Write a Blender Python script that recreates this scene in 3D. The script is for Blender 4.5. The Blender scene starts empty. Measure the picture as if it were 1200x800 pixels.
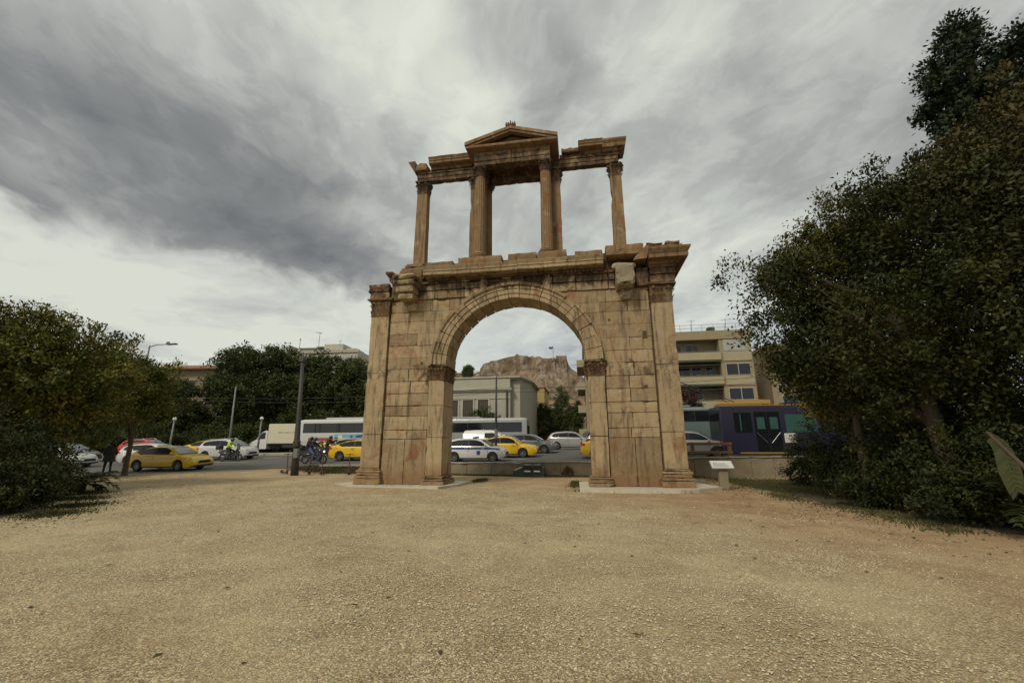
import bpy, math, random, bisect
import numpy as np
from mathutils import Vector, Matrix, noise
R = math.radians
random.seed(7)
sc = bpy.context.scene
COL = sc.collection

# ------------------------------------------------------------------ terrain functions (metres)
def sm(a, b, x):
    t = min(1, max(0, (x-a)/(b-a))); return t*t*(3-2*t)
def lerp(t, x):
    if x <= t[0][0]: return t[0][1]
    for (a, va), (b, vb) in zip(t, t[1:]):
        if x <= b: return va+(vb-va)*(x-a)/(b-a)
    return t[-1][1]
RZ = [(0,.28),(5,.52),(8,.69),(12,.9),(20,1.36),(30,1.6),(60,2.2),(140,5),(400,9),(1500,9)]
def road(X, Y): return lerp(RZ, Y)+.0106*max(-28, min(30, X))
EDGE = [(-70,2.0),(-30,3.6),(-24,4.2),(-19,5.4),(-16,6.8),(-13.5,8.0),(-12.5,8.2),(60,8.2)]
def ground(X, Y):
    base = min(.2, max(0, -.012*X))*sm(-14, 0, Y)
    e = lerp(EDGE, X); w = 1-sm(-18, -14.5, X)
    t = sm(e-5, e, Y)*w
    z = base*(1-t)+(road(X, e)-.004)*t
    v = sm(e-1.5, e-.15, Y)*sm(-17, -14.5, X)*(1-sm(-8.5, -7, X))
    return z+(road(X, e)-.1-z)*v

# ------------------------------------------------------------------ materials
MATS = {}
def newmat(name):
    m = bpy.data.materials.new(name); m.use_nodes = True
    MATS[name] = m
    return m, m.node_tree.nodes, m.node_tree.links, m.node_tree.nodes['Principled BSDF']
def simple(name, col, rough=.6, metal=0, var=.12, scale=6, coat=0, bump=0, spec=.5, emit=0):
    m, n, l, b = newmat(name)
    tc = n.new('ShaderNodeTexCoord'); nz = n.new('ShaderNodeTexNoise')
    nz.inputs['Scale'].default_value = scale; nz.inputs['Detail'].default_value = 6
    l.new(tc.outputs['Object'], nz.inputs['Vector'])
    mx = n.new('ShaderNodeMix'); mx.data_type = 'RGBA'
    mx.inputs['A'].default_value = (*[c*(1-var) for c in col], 1)
    mx.inputs['B'].default_value = (*[min(1, c*(1+var)) for c in col], 1)
    l.new(nz.outputs['Fac'], mx.inputs['Factor']); l.new(mx.outputs['Result'], b.inputs['Base Color'])
    b.inputs['Roughness'].default_value = rough; b.inputs['Metallic'].default_value = metal
    b.inputs['Coat Weight'].default_value = coat; b.inputs['Coat Roughness'].default_value = .08
    b.inputs['Specular IOR Level'].default_value = spec
    if bump:
        bp = n.new('ShaderNodeBump'); bp.inputs['Strength'].default_value = bump; bp.inputs['Distance'].default_value = .02
        l.new(nz.outputs['Fac'], bp.inputs['Height']); l.new(bp.outputs['Normal'], b.inputs['Normal'])
    if emit:
        b.inputs['Emission Color'].default_value = (*col, 1); b.inputs['Emission Strength'].default_value = emit
    return m
def N(n, l, typ, **kw):
    nd = n.new(typ)
    for k, v in kw.items():
        if k.startswith('_'): setattr(nd, k[1:], v)
        else:
            key = k.replace('__', ' ')
            if hasattr(v, 'is_linked') or isinstance(v, bpy.types.NodeSocket): l.new(v, nd.inputs[key])
            else: nd.inputs[key].default_value = v
    return nd
def math_(n, l, op, a, b=None, clamp=False):
    nd = n.new('ShaderNodeMath'); nd.operation = op; nd.use_clamp = clamp
    for i, v in enumerate((a, b)):
        if v is None: continue
        if isinstance(v, bpy.types.NodeSocket): l.new(v, nd.inputs[i])
        else: nd.inputs[i].default_value = v
    return nd.outputs[0]
def mixc(n, l, f, a, b, mode='MIX'):
    nd = n.new('ShaderNodeMix'); nd.data_type = 'RGBA'; nd.blend_type = mode
    for k, v in (('Factor', f), ('A', a), ('B', b)):
        if isinstance(v, bpy.types.NodeSocket): l.new(v, nd.inputs[k])
        else: nd.inputs[k].default_value = v if k == 'Factor' else (*v, 1)
    return nd.outputs['Result']
def noise_(n, l, vec, scale, detail=5, rough=.55, dist=0):
    nd = n.new('ShaderNodeTexNoise'); l.new(vec, nd.inputs['Vector'])
    nd.inputs['Scale'].default_value = scale; nd.inputs['Detail'].default_value = detail
    nd.inputs['Roughness'].default_value = rough; nd.inputs['Distortion'].default_value = dist
    return nd.outputs['Fac']
def ramp_(n, l, f, lo, hi):
    nd = n.new('ShaderNodeMapRange'); nd.clamp = True; l.new(f, nd.inputs['Value'])
    nd.inputs['From Min'].default_value = lo; nd.inputs['From Max'].default_value = hi
    return nd.outputs['Result']
def mapping(n, l, vec, sc_=(1,1,1), rot=(0,0,0), loc=(0,0,0)):
    nd = n.new('ShaderNodeMapping'); l.new(vec, nd.inputs['Vector'])
    nd.inputs['Scale'].default_value = sc_; nd.inputs['Rotation'].default_value = rot; nd.inputs['Location'].default_value = loc
    return nd.outputs['Vector']

def stone_mat(name, c1, c2, c3, rust=.35, soot=.5, bump=.5, crust_shade=.85):
    """weathered marble: warm grey patches, rust veins, dark streaks, per-block tint"""
    m, n, l, b = newmat(name)
    tc = n.new('ShaderNodeTexCoord'); P = tc.outputs['Object']
    at = n.new('ShaderNodeAttribute'); at.attribute_name = 'tint'; T = at.outputs['Fac']
    big = noise_(n, l, P, .9, 5, .6, .4); med = noise_(n, l, P, 4.5, 8, .62, .6); fine = noise_(n, l, P, 28, 6, .7)
    base = mixc(n, l, ramp_(n, l, big, .35, .65), c1, c2)
    base = mixc(n, l, ramp_(n, l, T, 0, 1), base, c3)
    streak = noise_(n, l, mapping(n, l, P, (3.2, 3.2, .35)), 1.6, 8, .65, .3)
    st = math_(n, l, 'MULTIPLY', ramp_(n, l, streak, .50, .70), soot, True)
    base = mixc(n, l, st, base, (.075, .05, .03))
    rs = noise_(n, l, mapping(n, l, P, (1, 1, .6), loc=(5, 3, 1)), 1.25, 9, .68, 1.2)
    rf = math_(n, l, 'MULTIPLY', ramp_(n, l, rs, .53, .66), rust, True)
    base = mixc(n, l, rf, base, (.25, .098, .036))
    blot = math_(n, l, 'MULTIPLY', ramp_(n, l, med, .58, .80), .4, True)
    base = mixc(n, l, blot, base, (.12, .082, .045))
    lt = math_(n, l, 'MULTIPLY', ramp_(n, l, noise_(n, l, mapping(n, l, P, loc=(9, 2, 4)), 2.3, 7, .6), .55, .72), .45, True)
    base = mixc(n, l, lt, base, (.50, .43, .29))
    # rusty damp zone of iron-rich soil splash on the lowest course
    sx = n.new('ShaderNodeSeparateXYZ'); l.new(P, sx.inputs[0])
    low = math_(n, l, 'SUBTRACT', 1.15, sx.outputs['Z']); low = math_(n, l, 'ADD', low, math_(n, l, 'MULTIPLY', big, .5))
    low = math_(n, l, 'MULTIPLY', ramp_(n, l, low, .3, .9), .55, True)
    base = mixc(n, l, low, base, (.24, .125, .055))
    # black crusts and painted ledge shade on the entablature bands, capitals and round the archivolt
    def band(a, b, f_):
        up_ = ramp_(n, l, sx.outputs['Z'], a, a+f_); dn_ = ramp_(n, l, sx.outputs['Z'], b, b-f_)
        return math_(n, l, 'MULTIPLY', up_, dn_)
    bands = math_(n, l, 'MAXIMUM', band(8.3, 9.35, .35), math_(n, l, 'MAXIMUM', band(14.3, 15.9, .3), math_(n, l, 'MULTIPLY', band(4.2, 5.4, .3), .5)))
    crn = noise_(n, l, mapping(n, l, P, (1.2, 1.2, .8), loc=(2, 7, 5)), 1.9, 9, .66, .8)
    cf = math_(n, l, 'MULTIPLY', ramp_(n, l, math_(n, l, 'ADD', crn, math_(n, l, 'MULTIPLY', bands, .22)), .60, .76), crust_shade, True)
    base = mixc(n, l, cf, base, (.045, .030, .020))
    spk = math_(n, l, 'MULTIPLY', ramp_(n, l, noise_(n, l, mapping(n, l, P, loc=(1, 1, 8)), 11, 7, .7), .60, .72), .45, True)
    base = mixc(n, l, spk, base, (.10, .07, .04))
    f2 = math_(n, l, 'MULTIPLY', ramp_(n, l, fine, .25, .75), 1)
    base = mixc(n, l, .35, base, mixc(n, l, f2, (.25, .2, .15), (1, 1, 1)), 'MULTIPLY')
    l.new(base, b.inputs['Base Color']); b.inputs['Roughness'].default_value = .85
    b.inputs['Specular IOR Level'].default_value = .25
    h = math_(n, l, 'ADD', math_(n, l, 'MULTIPLY', med, 1.6), math_(n, l, 'MULTIPLY', fine, .5))
    bp = n.new('ShaderNodeBump'); bp.inputs['Strength'].default_value = bump; bp.inputs['Distance'].default_value = .035
    l.new(h, bp.inputs['Height']); l.new(bp.outputs['Normal'], b.inputs['Normal'])
    return m
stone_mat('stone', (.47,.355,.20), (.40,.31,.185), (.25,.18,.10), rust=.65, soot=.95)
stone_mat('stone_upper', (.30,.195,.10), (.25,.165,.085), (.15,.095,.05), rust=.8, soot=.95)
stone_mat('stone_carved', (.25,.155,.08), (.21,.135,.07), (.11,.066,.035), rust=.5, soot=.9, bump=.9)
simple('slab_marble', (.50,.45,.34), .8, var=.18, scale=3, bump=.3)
stone_mat('stone_pale', (.34,.29,.19), (.29,.24,.155), (.40,.34,.24), rust=.1, soot=.35, crust_shade=.3)
simple('joint_dirt', (.085,.05,.028), .95, var=.4, scale=9)

def foliage_mat(name, a, b_, c, warm, wf=.25, rough=.55):
    m, n, l, b = newmat(name)
    tc = n.new('ShaderNodeTexCoord'); P = tc.outputs['Object']
    at = n.new('ShaderNodeAttribute'); at.attribute_name = 'tint'; T = at.outputs['Fac']
    base = mixc(n, l, T, a, b_)
    base = mixc(n, l, ramp_(n, l, noise_(n, l, P, .8, 4, .6), .42, .62), base, c)
    w = ramp_(n, l, noise_(n, l, mapping(n, l, P, loc=(3, 8, 2)), .75, 5, .65), .56, .68)
    base = mixc(n, l, math_(n, l, 'MULTIPLY', w, wf), base, warm)
    l.new(base, b.inputs['Base Color']); b.inputs['Roughness'].default_value = rough
    b.inputs['Specular IOR Level'].default_value = .18
    return m
foliage_mat('leaf_dark', (.015,.022,.007), (.036,.048,.011), (.048,.050,.010), (.085,.062,.013), .6)
foliage_mat('leaf_left', (.042,.056,.011), (.125,.13,.020), (.15,.13,.020), (.26,.17,.025), .7)
foliage_mat('leaf_row', (.030,.045,.014), (.070,.088,.024), (.060,.070,.018), (.11,.09,.02), .4)
foliage_mat('leaf_conifer', (.016,.027,.013), (.034,.05,.02), (.026,.04,.016), (.05,.05,.015), .2)
foliage_mat('leaf_autumn', (.035,.034,.010), (.075,.058,.014), (.065,.050,.013), (.12,.062,.018), .7)
foliage_mat('leaf_palm', (.035,.042,.018), (.075,.082,.034), (.06,.065,.027), (.11,.09,.04), .3, .6)
foliage_mat('leaf_yellow', (.13,.10,.015), (.22,.16,.02), (.18,.12,.02), (.2,.12,.02), .5)
foliage_mat('blossom', (.05,.022,.026), (.10,.045,.05), (.04,.03,.02), (.11,.05,.05), .4)
foliage_mat('grass', (.045,.055,.018), (.10,.10,.035), (.09,.08,.03), (.16,.11,.06), .8, .7)
simple('bark', (.085,.065,.045), .9, var=.4, scale=12, bump=.8)
simple('bark_pale', (.20,.165,.12), .9, var=.3, scale=10, bump=.6)

# gravel ground: pale stones over reddish earth
def ground_mat():
    m, n, l, b = newmat('gravel')
    tc = n.new('ShaderNodeTexCoord'); P = tc.outputs['Object']
    dn = n.new('ShaderNodeTexNoise'); dn.inputs['Scale'].default_value = 22; dn.inputs['Detail'].default_value = 5; l.new(P, dn.inputs['Vector'])
    dm = n.new('ShaderNodeVectorMath'); dm.operation = 'SCALE'; dm.inputs['Scale'].default_value = .07; l.new(dn.outputs['Color'], dm.inputs[0])
    da = n.new('ShaderNodeVectorMath'); da.operation = 'ADD'; l.new(P, da.inputs[0]); l.new(dm.outputs[0], da.inputs[1])
    vor = n.new('ShaderNodeTexVoronoi'); vor.inputs['Scale'].default_value = 52; l.new(da.outputs[0], vor.inputs['Vector'])
    v2 = n.new('ShaderNodeTexVoronoi'); v2.inputs['Scale'].default_value = 15; l.new(P, v2.inputs['Vector'])
    sepc = n.new('ShaderNodeSeparateColor'); l.new(vor.outputs['Color'], sepc.inputs[0])
    stone = mixc(n, l, sepc.outputs[0], (.26,.198,.105), (.84,.70,.43))
    s2 = n.new('ShaderNodeSeparateColor'); l.new(v2.outputs['Color'], s2.inputs[0])
    stone = mixc(n, l, math_(n, l, 'MULTIPLY', ramp_(n, l, s2.outputs[1], .2, 1), .5), stone, (.56,.45,.26))
    dk = ramp_(n, l, vor.outputs['Distance'], .38, .62)
    stone = mixc(n, l, math_(n, l, 'MULTIPLY', dk, .75), stone, (.15,.105,.06))
    fine = noise_(n, l, P, 60, 6, .7); med = noise_(n, l, P, 3, 8, .7); big = noise_(n, l, P, .28, 6, .6, .5)
    clump = ramp_(n, l, noise_(n, l, mapping(n, l, P, loc=(7,1,0)), 1.6, 10, .75), .5, .68)
    earth = mixc(n, l, fine, (.29,.20,.108), (.53,.385,.22))
    cover = ramp_(n, l, math_(n, l, 'ADD', math_(n, l, 'MULTIPLY', big, 1.2), math_(n, l, 'MULTIPLY', med, .6)), .72, .98)
    # bare earth where people walk: beside the beds and at the foot of the monument
    sx = n.new('ShaderNodeSeparateXYZ'); l.new(P, sx.inputs[0])
    east = ramp_(n, l, math_(n, l, 'ADD', math_(n, l, 'ADD', sx.outputs['X'], math_(n, l, 'MULTIPLY', sx.outputs['Y'], .55)), math_(n, l, 'MULTIPLY', med, 3.0)), .3, 7.0)
    north = ramp_(n, l, sx.outputs['Y'], -4.5, 1.5)
    bare = math_(n, l, 'MAXIMUM', east, math_(n, l, 'MULTIPLY', north, .85))
    bare = math_(n, l, 'MULTIPLY', bare, ramp_(n, l, med, .3, .62))
    cov = math_(n, l, 'SUBTRACT', math_(n, l, 'ADD', math_(n, l, 'MULTIPLY', cover, .45), .55), math_(n, l, 'MULTIPLY', bare, .9), True)
    base = mixc(n, l, cov, earth, stone)
    base = mixc(n, l, math_(n, l, 'MULTIPLY', east, .75), base, (.30,.165,.09), 'MIX') if False else mixc(n, l, math_(n, l, 'MULTIPLY', east, .72), base, (.37,.215,.112))
    base = mixc(n, l, math_(n, l, 'MULTIPLY', clump, .5), base, (.17,.12,.065))
    grit = ramp_(n, l, noise_(n, l, mapping(n, l, P, loc=(4,4,0)), 14, 10, .8), .52, .66)
    base = mixc(n, l, math_(n, l, 'MULTIPLY', grit, .4), base, (.14,.10,.055))
    pale = ramp_(n, l, noise_(n, l, mapping(n, l, P, loc=(2,5,0)), .5, 6, .65), .45, .65)
    base = mixc(n, l, math_(n, l, 'MULTIPLY', pale, .3), base, (.70,.58,.345))
    l.new(base, b.inputs['Base Color']); b.inputs['Roughness'].default_value = .95; b.inputs['Specular IOR Level'].default_value = .15
    h = math_(n, l, 'ADD', math_(n, l, 'MULTIPLY', vor.outputs['Distance'], -1.2), math_(n, l, 'MULTIPLY', med, 2.5))
    bp = n.new('ShaderNodeBump'); bp.inputs['Strength'].default_value = .6; bp.inputs['Distance'].default_value = .02
    l.new(h, bp.inputs['Height']); l.new(bp.outputs['Normal'], b.inputs['Normal'])
ground_mat()
def stones_mat():
    m, n, l, b = newmat('pebbles')
    at = n.new('ShaderNodeAttribute'); at.attribute_name = 'tint'; T = at.outputs['Fac']
    base = mixc(n, l, T, (.25,.20,.115), (.66,.57,.39))
    l.new(base, b.inputs['Base Color']); b.inputs['Roughness'].default_value = .9; b.inputs['Specular IOR Level'].default_value = .2
stones_mat()
simple('asphalt', (.10,.095,.082), .85, var=.25, scale=1.2)
simple('road_paint', (.55,.55,.50), .7, var=.25, scale=5)
simple('kerb', (.36,.34,.28), .85, var=.22, scale=4, bump=.3)
simple('wall_stone', (.24,.20,.13), .9, var=.45, scale=2.2, bump=.6)
simple('pavement', (.24,.22,.18), .9, var=.2, scale=2)
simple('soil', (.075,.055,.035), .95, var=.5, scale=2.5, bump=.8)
simple('taxi_yellow', (.70,.43,.012), .38, coat=.6, var=.05, scale=1.5)
simple('car_white', (.58,.58,.55), .35, coat=.6, var=.05, scale=1.5)
simple('car_silver', (.33,.33,.31), .35, metal=.35, coat=.6, var=.06)
simple('car_grey', (.10,.105,.11), .4, coat=.6, var=.08)
simple('car_dark', (.02,.022,.028), .35, coat=.6, var=.08)
simple('car_red', (.42,.025,.018), .4, coat=.6, var=.08)
simple('police_blue', (.03,.07,.26), .45, var=.05)
simple('violet_paint', (.017,.016,.042), .5, coat=.3, var=.15, scale=1.5)
simple('coach_silver', (.30,.31,.30), .42, metal=.2, coat=.4, var=.08, scale=.8)
simple('coach_white', (.50,.50,.47), .45, coat=.4, var=.08, scale=.8)
simple('coach_teal', (.14,.19,.185), .45, coat=.4, var=.1, scale=.8)
simple('glass_dark', (.012,.014,.016), .06, var=.1, spec=.6)
simple('glass_car', (.012,.014,.016), .12, var=.2, scale=2, spec=.35)
simple('glass_teal', (.045,.11,.10), .1, var=.2, spec=.7)
simple('windshield', (.10,.12,.12), .04, var=.2, spec=.9)
simple('rubber', (.018,.018,.018), .85, var=.2)
simple('alloy', (.28,.28,.28), .4, metal=.7, var=.2, scale=10)
simple('black_trim', (.02,.02,.022), .6, var=.2)
simple('grey_plastic', (.12,.12,.12), .6, var=.2)
simple('lamp_clear', (.75,.75,.72), .12, var=.1, spec=.9)
simple('lamp_lit', (.9,.92,.85), .2, var=.05, emit=1.6)
simple('lamp_red', (.38,.02,.015), .25, var=.1)
simple('lamp_orange', (.6,.16,.02), .3, var=.1)
simple('bus_yellow', (.34,.20,.045), .5, var=.1)
simple('red_paint', (.33,.045,.03), .5, var=.15)
simple('scooter_red', (.13,.03,.022), .5, var=.3, scale=8)
simple('light_blue', (.16,.36,.46), .5, var=.2)
simple('deep_blue', (.03,.07,.22), .5, var=.2)
simple('steel_dark', (.055,.05,.045), .6, metal=.3, var=.35, scale=9)
simple('steel_grey', (.20,.20,.19), .55, metal=.3, var=.25, scale=9)
simple('cream_box', (.56,.52,.38), .6, var=.06, scale=.8)
simple('wood_brown', (.19,.095,.045), .75, var=.35, scale=7, bump=.3)
simple('sign_white', (.62,.60,.55), .5, var=.05)
simple('sign_grey', (.22,.22,.21), .5, var=.1)
simple('green_box', (.035,.07,.04), .6, var=.3, scale=4)
simple('plaster_cream', (.33,.285,.18), .9, var=.14, scale=1.2)
simple('plaster_beige', (.27,.215,.13), .9, var=.16, scale=1)
simple('plaster_white', (.42,.40,.32), .9, var=.14, scale=1)
simple('plaster_grey', (.35,.325,.25), .9, var=.12, scale=1)
simple('plaster_yellow', (.38,.27,.11), .9, var=.14, scale=1)
simple('tile_roof', (.24,.12,.07), .9, var=.35, scale=5)
simple('awning', (.035,.04,.035), .8, var=.3)
simple('curtain', (.33,.33,.30), .8, var=.2)
simple('window_frame', (.42,.40,.34), .6, var=.1)
simple('dark_interior', (.02,.018,.016), .8, var=.3, scale=3)
simple('brown_shutter', (.045,.032,.025), .75, var=.4, scale=14)
simple('skin', (.36,.22,.15), .6, var=.1)
simple('coat_green', (.028,.032,.022), .85, var=.3, scale=9)
simple('trousers_navy', (.014,.016,.024), .85, var=.3)
simple('jeans_blue', (.07,.10,.17), .85, var=.3, scale=14)
simple('hivis', (.45,.62,.03), .7, var=.15, scale=8)
simple('hair', (.018,.014,.012), .8, var=.3)
simple('helmet_blue', (.03,.08,.22), .25, coat=.6, var=.1)
simple('helmet_black', (.015,.015,.017), .25, coat=.6, var=.1)
simple('shoe', (.02,.018,.016), .7, var=.2)
simple('flag_blue', (.06,.09,.18), .8, var=.1)

def rock_mat(name, green):
    m, n, l, b = newmat(name)
    tc = n.new('ShaderNodeTexCoord'); P = tc.outputs['Object']
    a = noise_(n, l, P, .05, 8, .65, .5); v = noise_(n, l, mapping(n, l, P, (1, 1, .35)), .22, 8, .7, .6)
    base = mixc(n, l, ramp_(n, l, a, .35, .65), (.235,.165,.105), (.17,.12,.08))
    base = mixc(n, l, ramp_(n, l, v, .48, .62), base, (.33,.28,.215))
    base = mixc(n, l, math_(n, l, 'MULTIPLY', ramp_(n, l, noise_(n, l, mapping(n, l, P, loc=(30,0,9)), .16, 7, .7), .5, .64), .9), base, (.075,.052,.036))
    sx = n.new('ShaderNodeSeparateXYZ'); l.new(P, sx.inputs[0])
    g = math_(n, l, 'MULTIPLY', ramp_(n, l, sx.outputs['Z'], 50, 34), ramp_(n, l, noise_(n, l, P, .09, 7, .75), .46, .56))
    if green: base = mixc(n, l, g, base, (.04,.05,.022))
    l.new(base, b.inputs['Base Color']); b.inputs['Roughness'].default_value = .95; b.inputs['Specular IOR Level'].default_value = .1
    bp = n.new('ShaderNodeBump'); bp.inputs['Strength'].default_value = .8; bp.inputs['Distance'].default_value = 1.5
    l.new(v, bp.inputs['Height']); l.new(bp.outputs['Normal'], b.inputs['Normal'])
rock_mat('acropolis_rock', 1)
rock_mat('fortress_stone', 0)

# ------------------------------------------------------------------ mesh building
class MB:
    def __init__(s): s.v = []; s.f = []; s.t = []; s.m = []
    def add(s, vs, fs, tint=.0, mi=0, M=None):
        o = len(s.v)
        if M is not None: vs = [tuple(M @ Vector(p)) for p in vs]
        s.v += [tuple(p) for p in vs]
        for f in fs: s.f.append(tuple(o+i for i in f)); s.t.append(tint); s.m.append(mi)
        return s
    def box(s, x0, x1, y0, y1, z0, z1, tint=0, mi=0, M=None, j=0):
        q = lambda: random.uniform(-j, j) if j else 0
        vs = [(x+q(), y+q(), z+q()) for x in (x0, x1) for y in (y0, y1) for z in (z0, z1)]
        return s.add(vs, [(0,1,3,2),(4,6,7,5),(0,4,5,1),(2,3,7,6),(0,2,6,4),(1,5,7,3)], tint, mi, M)
    def bev(s, x0, x1, y0, y1, z0, z1, c=.02, tint=0, mi=0, M=None):
        """box with chamfered edges"""
        c = min(c, (x1-x0)*.45, (y1-y0)*.45, (z1-z0)*.45)
        vs = []; idx = {}
        for ax in range(3):
            for sx in (0, 1):
                for sy in (0, 1):
                    for sz in (0, 1):
                        lo = (x0, y0, z0); hi = (x1, y1, z1); sg = (sx, sy, sz)
                        p = [lo[k] if sg[k] == 0 else hi[k] for k in range(3)]
                        for k in range(3):
                            if k != ax: p[k] += c if sg[k] == 0 else -c
                        idx[(ax, sx, sy, sz)] = len(vs); vs.append(p)
        F = []
        for ax in range(3):
            o = [k for k in range(3) if k != ax]
            for sg in (0, 1):
                q = []
                for a, b in ((0,0),(1,0),(1,1),(0,1)):
                    k = [0,0,0]; k[ax] = sg; k[o[0]] = a; k[o[1]] = b; q.append(idx[(ax, *k)])
                F.append(q)
        for ax in range(3):  # edges parallel to ax
            o = [k for k in range(3) if k != ax]
            for a in (0, 1):
                for b in (0, 1):
                    k0 = [0,0,0]; k1 = [0,0,0]; k1[ax] = 1
                    for k in (k0, k1): k[o[0]] = a; k[o[1]] = b
                    F.append([idx[(o[0], *k0)], idx[(o[0], *k1)], idx[(o[1], *k1)], idx[(o[1], *k0)]])
        for c0 in range(8):
            k = ((c0>>2)&1, (c0>>1)&1, c0&1); F.append([idx[(0, *k)], idx[(1, *k)], idx[(2, *k)]])
        return s.add(vs, F, tint, mi, M)
    def rock(s, x0, x1, y0, y1, z0, z1, seg=.22, amp=.012, ero=.035, tint=0, mi=0, M=None, seed=0):
        """weathered block: subdivided box, edges eroded irregularly"""
        nx, ny, nz = [max(1, min(14, round((b-a)/seg))) for a, b in ((x0,x1),(y0,y1),(z0,z1))]
        key = {}; vs = []
        cx, cy, cz = (x0+x1)/2, (y0+y1)/2, (z0+z1)/2
        def vert(i, j, k):
            if (i, j, k) in key: return key[(i, j, k)]
            p = Vector((x0+(x1-x0)*i/nx, y0+(y1-y0)*j/ny, z0+(z1-z0)*k/nz))
            ex = [(i in (0, nx)), (j in (0, ny)), (k in (0, nz))]
            q = p*2.3+Vector((seed*3.1, seed, 0))
            if sum(ex) >= 2:
                e = ero*(.35+1.3*max(0, noise.noise(q*1.7)+.25))
                if noise.noise(q*.9+Vector((9,9,9))) > .38: e *= 2.6
                if ex[0]: p.x += e if i == 0 else -e
                if ex[1]: p.y += e if j == 0 else -e
                if ex[2]: p.z += e*.8 if k == 0 else -e*.8
            nv = noise.noise_vector(q*1.3)
            p += nv*amp
            key[(i, j, k)] = len(vs); vs.append(tuple(p)); return key[(i, j, k)]
        F = []
        for j in range(ny):
            for k in range(nz):
                F.append((vert(0,j,k), vert(0,j,k+1), vert(0,j+1,k+1), vert(0,j+1,k)))
                F.append((vert(nx,j,k), vert(nx,j+1,k), vert(nx,j+1,k+1), vert(nx,j,k+1)))
        for i in range(nx):
            for k in range(nz):
                F.append((vert(i,0,k), vert(i+1,0,k), vert(i+1,0,k+1), vert(i,0,k+1)))
                F.append((vert(i,ny,k), vert(i,ny,k+1), vert(i+1,ny,k+1), vert(i+1,ny,k)))
        for i in range(nx):
            for j in range(ny):
                F.append((vert(i,j,0), vert(i,j+1,0), vert(i+1,j+1,0), vert(i+1,j,0)))
                F.append((vert(i,j,nz), vert(i+1,j,nz), vert(i+1,j+1,nz), vert(i,j+1,nz)))
        return s.add(vs, F, tint, mi, M)
    def prism(s, poly, a, b, axis='x', tint=0, mi=0, M=None, nseg=1, amp=0):
        """polygon in the two other axes extruded along axis"""
        n = len(poly); vs = []
        for q in range(nseg+1):
            t = a+(b-a)*q/nseg
            for (u, w) in poly:
                p = {'x': (t, u, w), 'y': (u, t, w), 'z': (u, w, t)}[axis]
                if amp:
                    nv = noise.noise_vector(Vector(p)*2.1)*amp; p = (p[0]+nv.x*.3, p[1]+nv.y, p[2]+nv.z)
                vs.append(p)
        F = [tuple(range(n))[::-1], tuple(range(nseg*n, nseg*n+n))]
        for q in range(nseg):
            for i in range(n):
                j = (i+1) % n; F.append((q*n+i, q*n+j, (q+1)*n+j, (q+1)*n+i))
        return s.add(vs, F, tint, mi, M)
    def tube(s, pts, rs, n=8, tint=0, mi=0, M=None, cap=True):
        pts = [Vector(p) for p in pts]
        if not isinstance(rs, (list, tuple)): rs = [rs]*len(pts)
        vs = []; up = Vector((0, 0, 1))
        for i, p in enumerate(pts):
            d = (pts[min(i+1, len(pts)-1)]-pts[max(i-1, 0)]).normalized()
            a = d.cross(up if abs(d.z) < .9 else Vector((1, 0, 0))).normalized(); b = d.cross(a)
            for k in range(n):
                t = 2*math.pi*k/n; vs.append(tuple(p+(a*math.cos(t)+b*math.sin(t))*rs[i]))
        F = []
        for i in range(len(pts)-1):
            for k in range(n):
                j = (k+1) % n; F.append((i*n+k, i*n+j, (i+1)*n+j, (i+1)*n+k))
        if cap: F += [tuple(range(n))[::-1], tuple(range((len(pts)-1)*n, len(pts)*n))]
        return s.add(vs, F, tint, mi, M)
    def lathe(s, prof, n=24, c=(0,0,0), tint=0, mi=0, M=None, flute=0, nf=0):
        vs = []
        for (r, z) in prof:
            for k in range(n):
                t = 2*math.pi*k/n
                rr = r*(1-flute*(1 if (k % 2) else 0)) if flute else r
                vs.append((c[0]+rr*math.cos(t), c[1]+rr*math.sin(t), c[2]+z))
        F = []
        for i in range(len(prof)-1):
            for k in range(n):
                j = (k+1) % n; F.append((i*n+k, i*n+j, (i+1)*n+j, (i+1)*n+k))
        F += [tuple(range(n))[::-1], tuple(range((len(prof)-1)*n, len(prof)*n))]
        return s.add(vs, F, tint, mi, M)
    def ball(s, c, r, nu=10, nv=7, tint=0, mi=0, M=None):
        if not isinstance(r, (list, tuple)): r = (r, r, r)
        prof = []
        vs = [(c[0], c[1], c[2]-r[2])]
        for i in range(1, nv):
            ph = -math.pi/2+math.pi*i/nv
            for k in range(nu):
                t = 2*math.pi*k/nu
                vs.append((c[0]+r[0]*math.cos(ph)*math.cos(t), c[1]+r[1]*math.cos(ph)*math.sin(t), c[2]+r[2]*math.sin(ph)))
        vs.append((c[0], c[1], c[2]+r[2])); F = []
        for k in range(nu):
            j = (k+1) % nu; F.append((0, 1+j, 1+k)); F.append((len(vs)-1, len(vs)-1-nu+k, len(vs)-1-nu+j))
        for i in range(nv-2):
            for k in range(nu):
                j = (k+1) % nu; a = 1+i*nu; F.append((a+k, a+j, a+nu+j, a+nu+k))
        return s.add(vs, F, tint, mi, M)
    def torus(s, c, R0, r, n=20, m=8, axis='y', tint=0, mi=0, M=None):
        vs = []
        for i in range(n):
            t = 2*math.pi*i/n
            for k in range(m):
                p = 2*math.pi*k/m; rr = R0+r*math.cos(p); h = r*math.sin(p)
                q = {'y': (rr*math.cos(t), h, rr*math.sin(t)), 'z': (rr*math.cos(t), rr*math.sin(t), h)}[axis]
                vs.append((c[0]+q[0], c[1]+q[1], c[2]+q[2]))
        F = [(i*m+k, ((i+1)%n)*m+k, ((i+1)%n)*m+(k+1)%m, i*m+(k+1)%m) for i in range(n) for k in range(m)]
        return s.add(vs, F, tint, mi, M)
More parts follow.
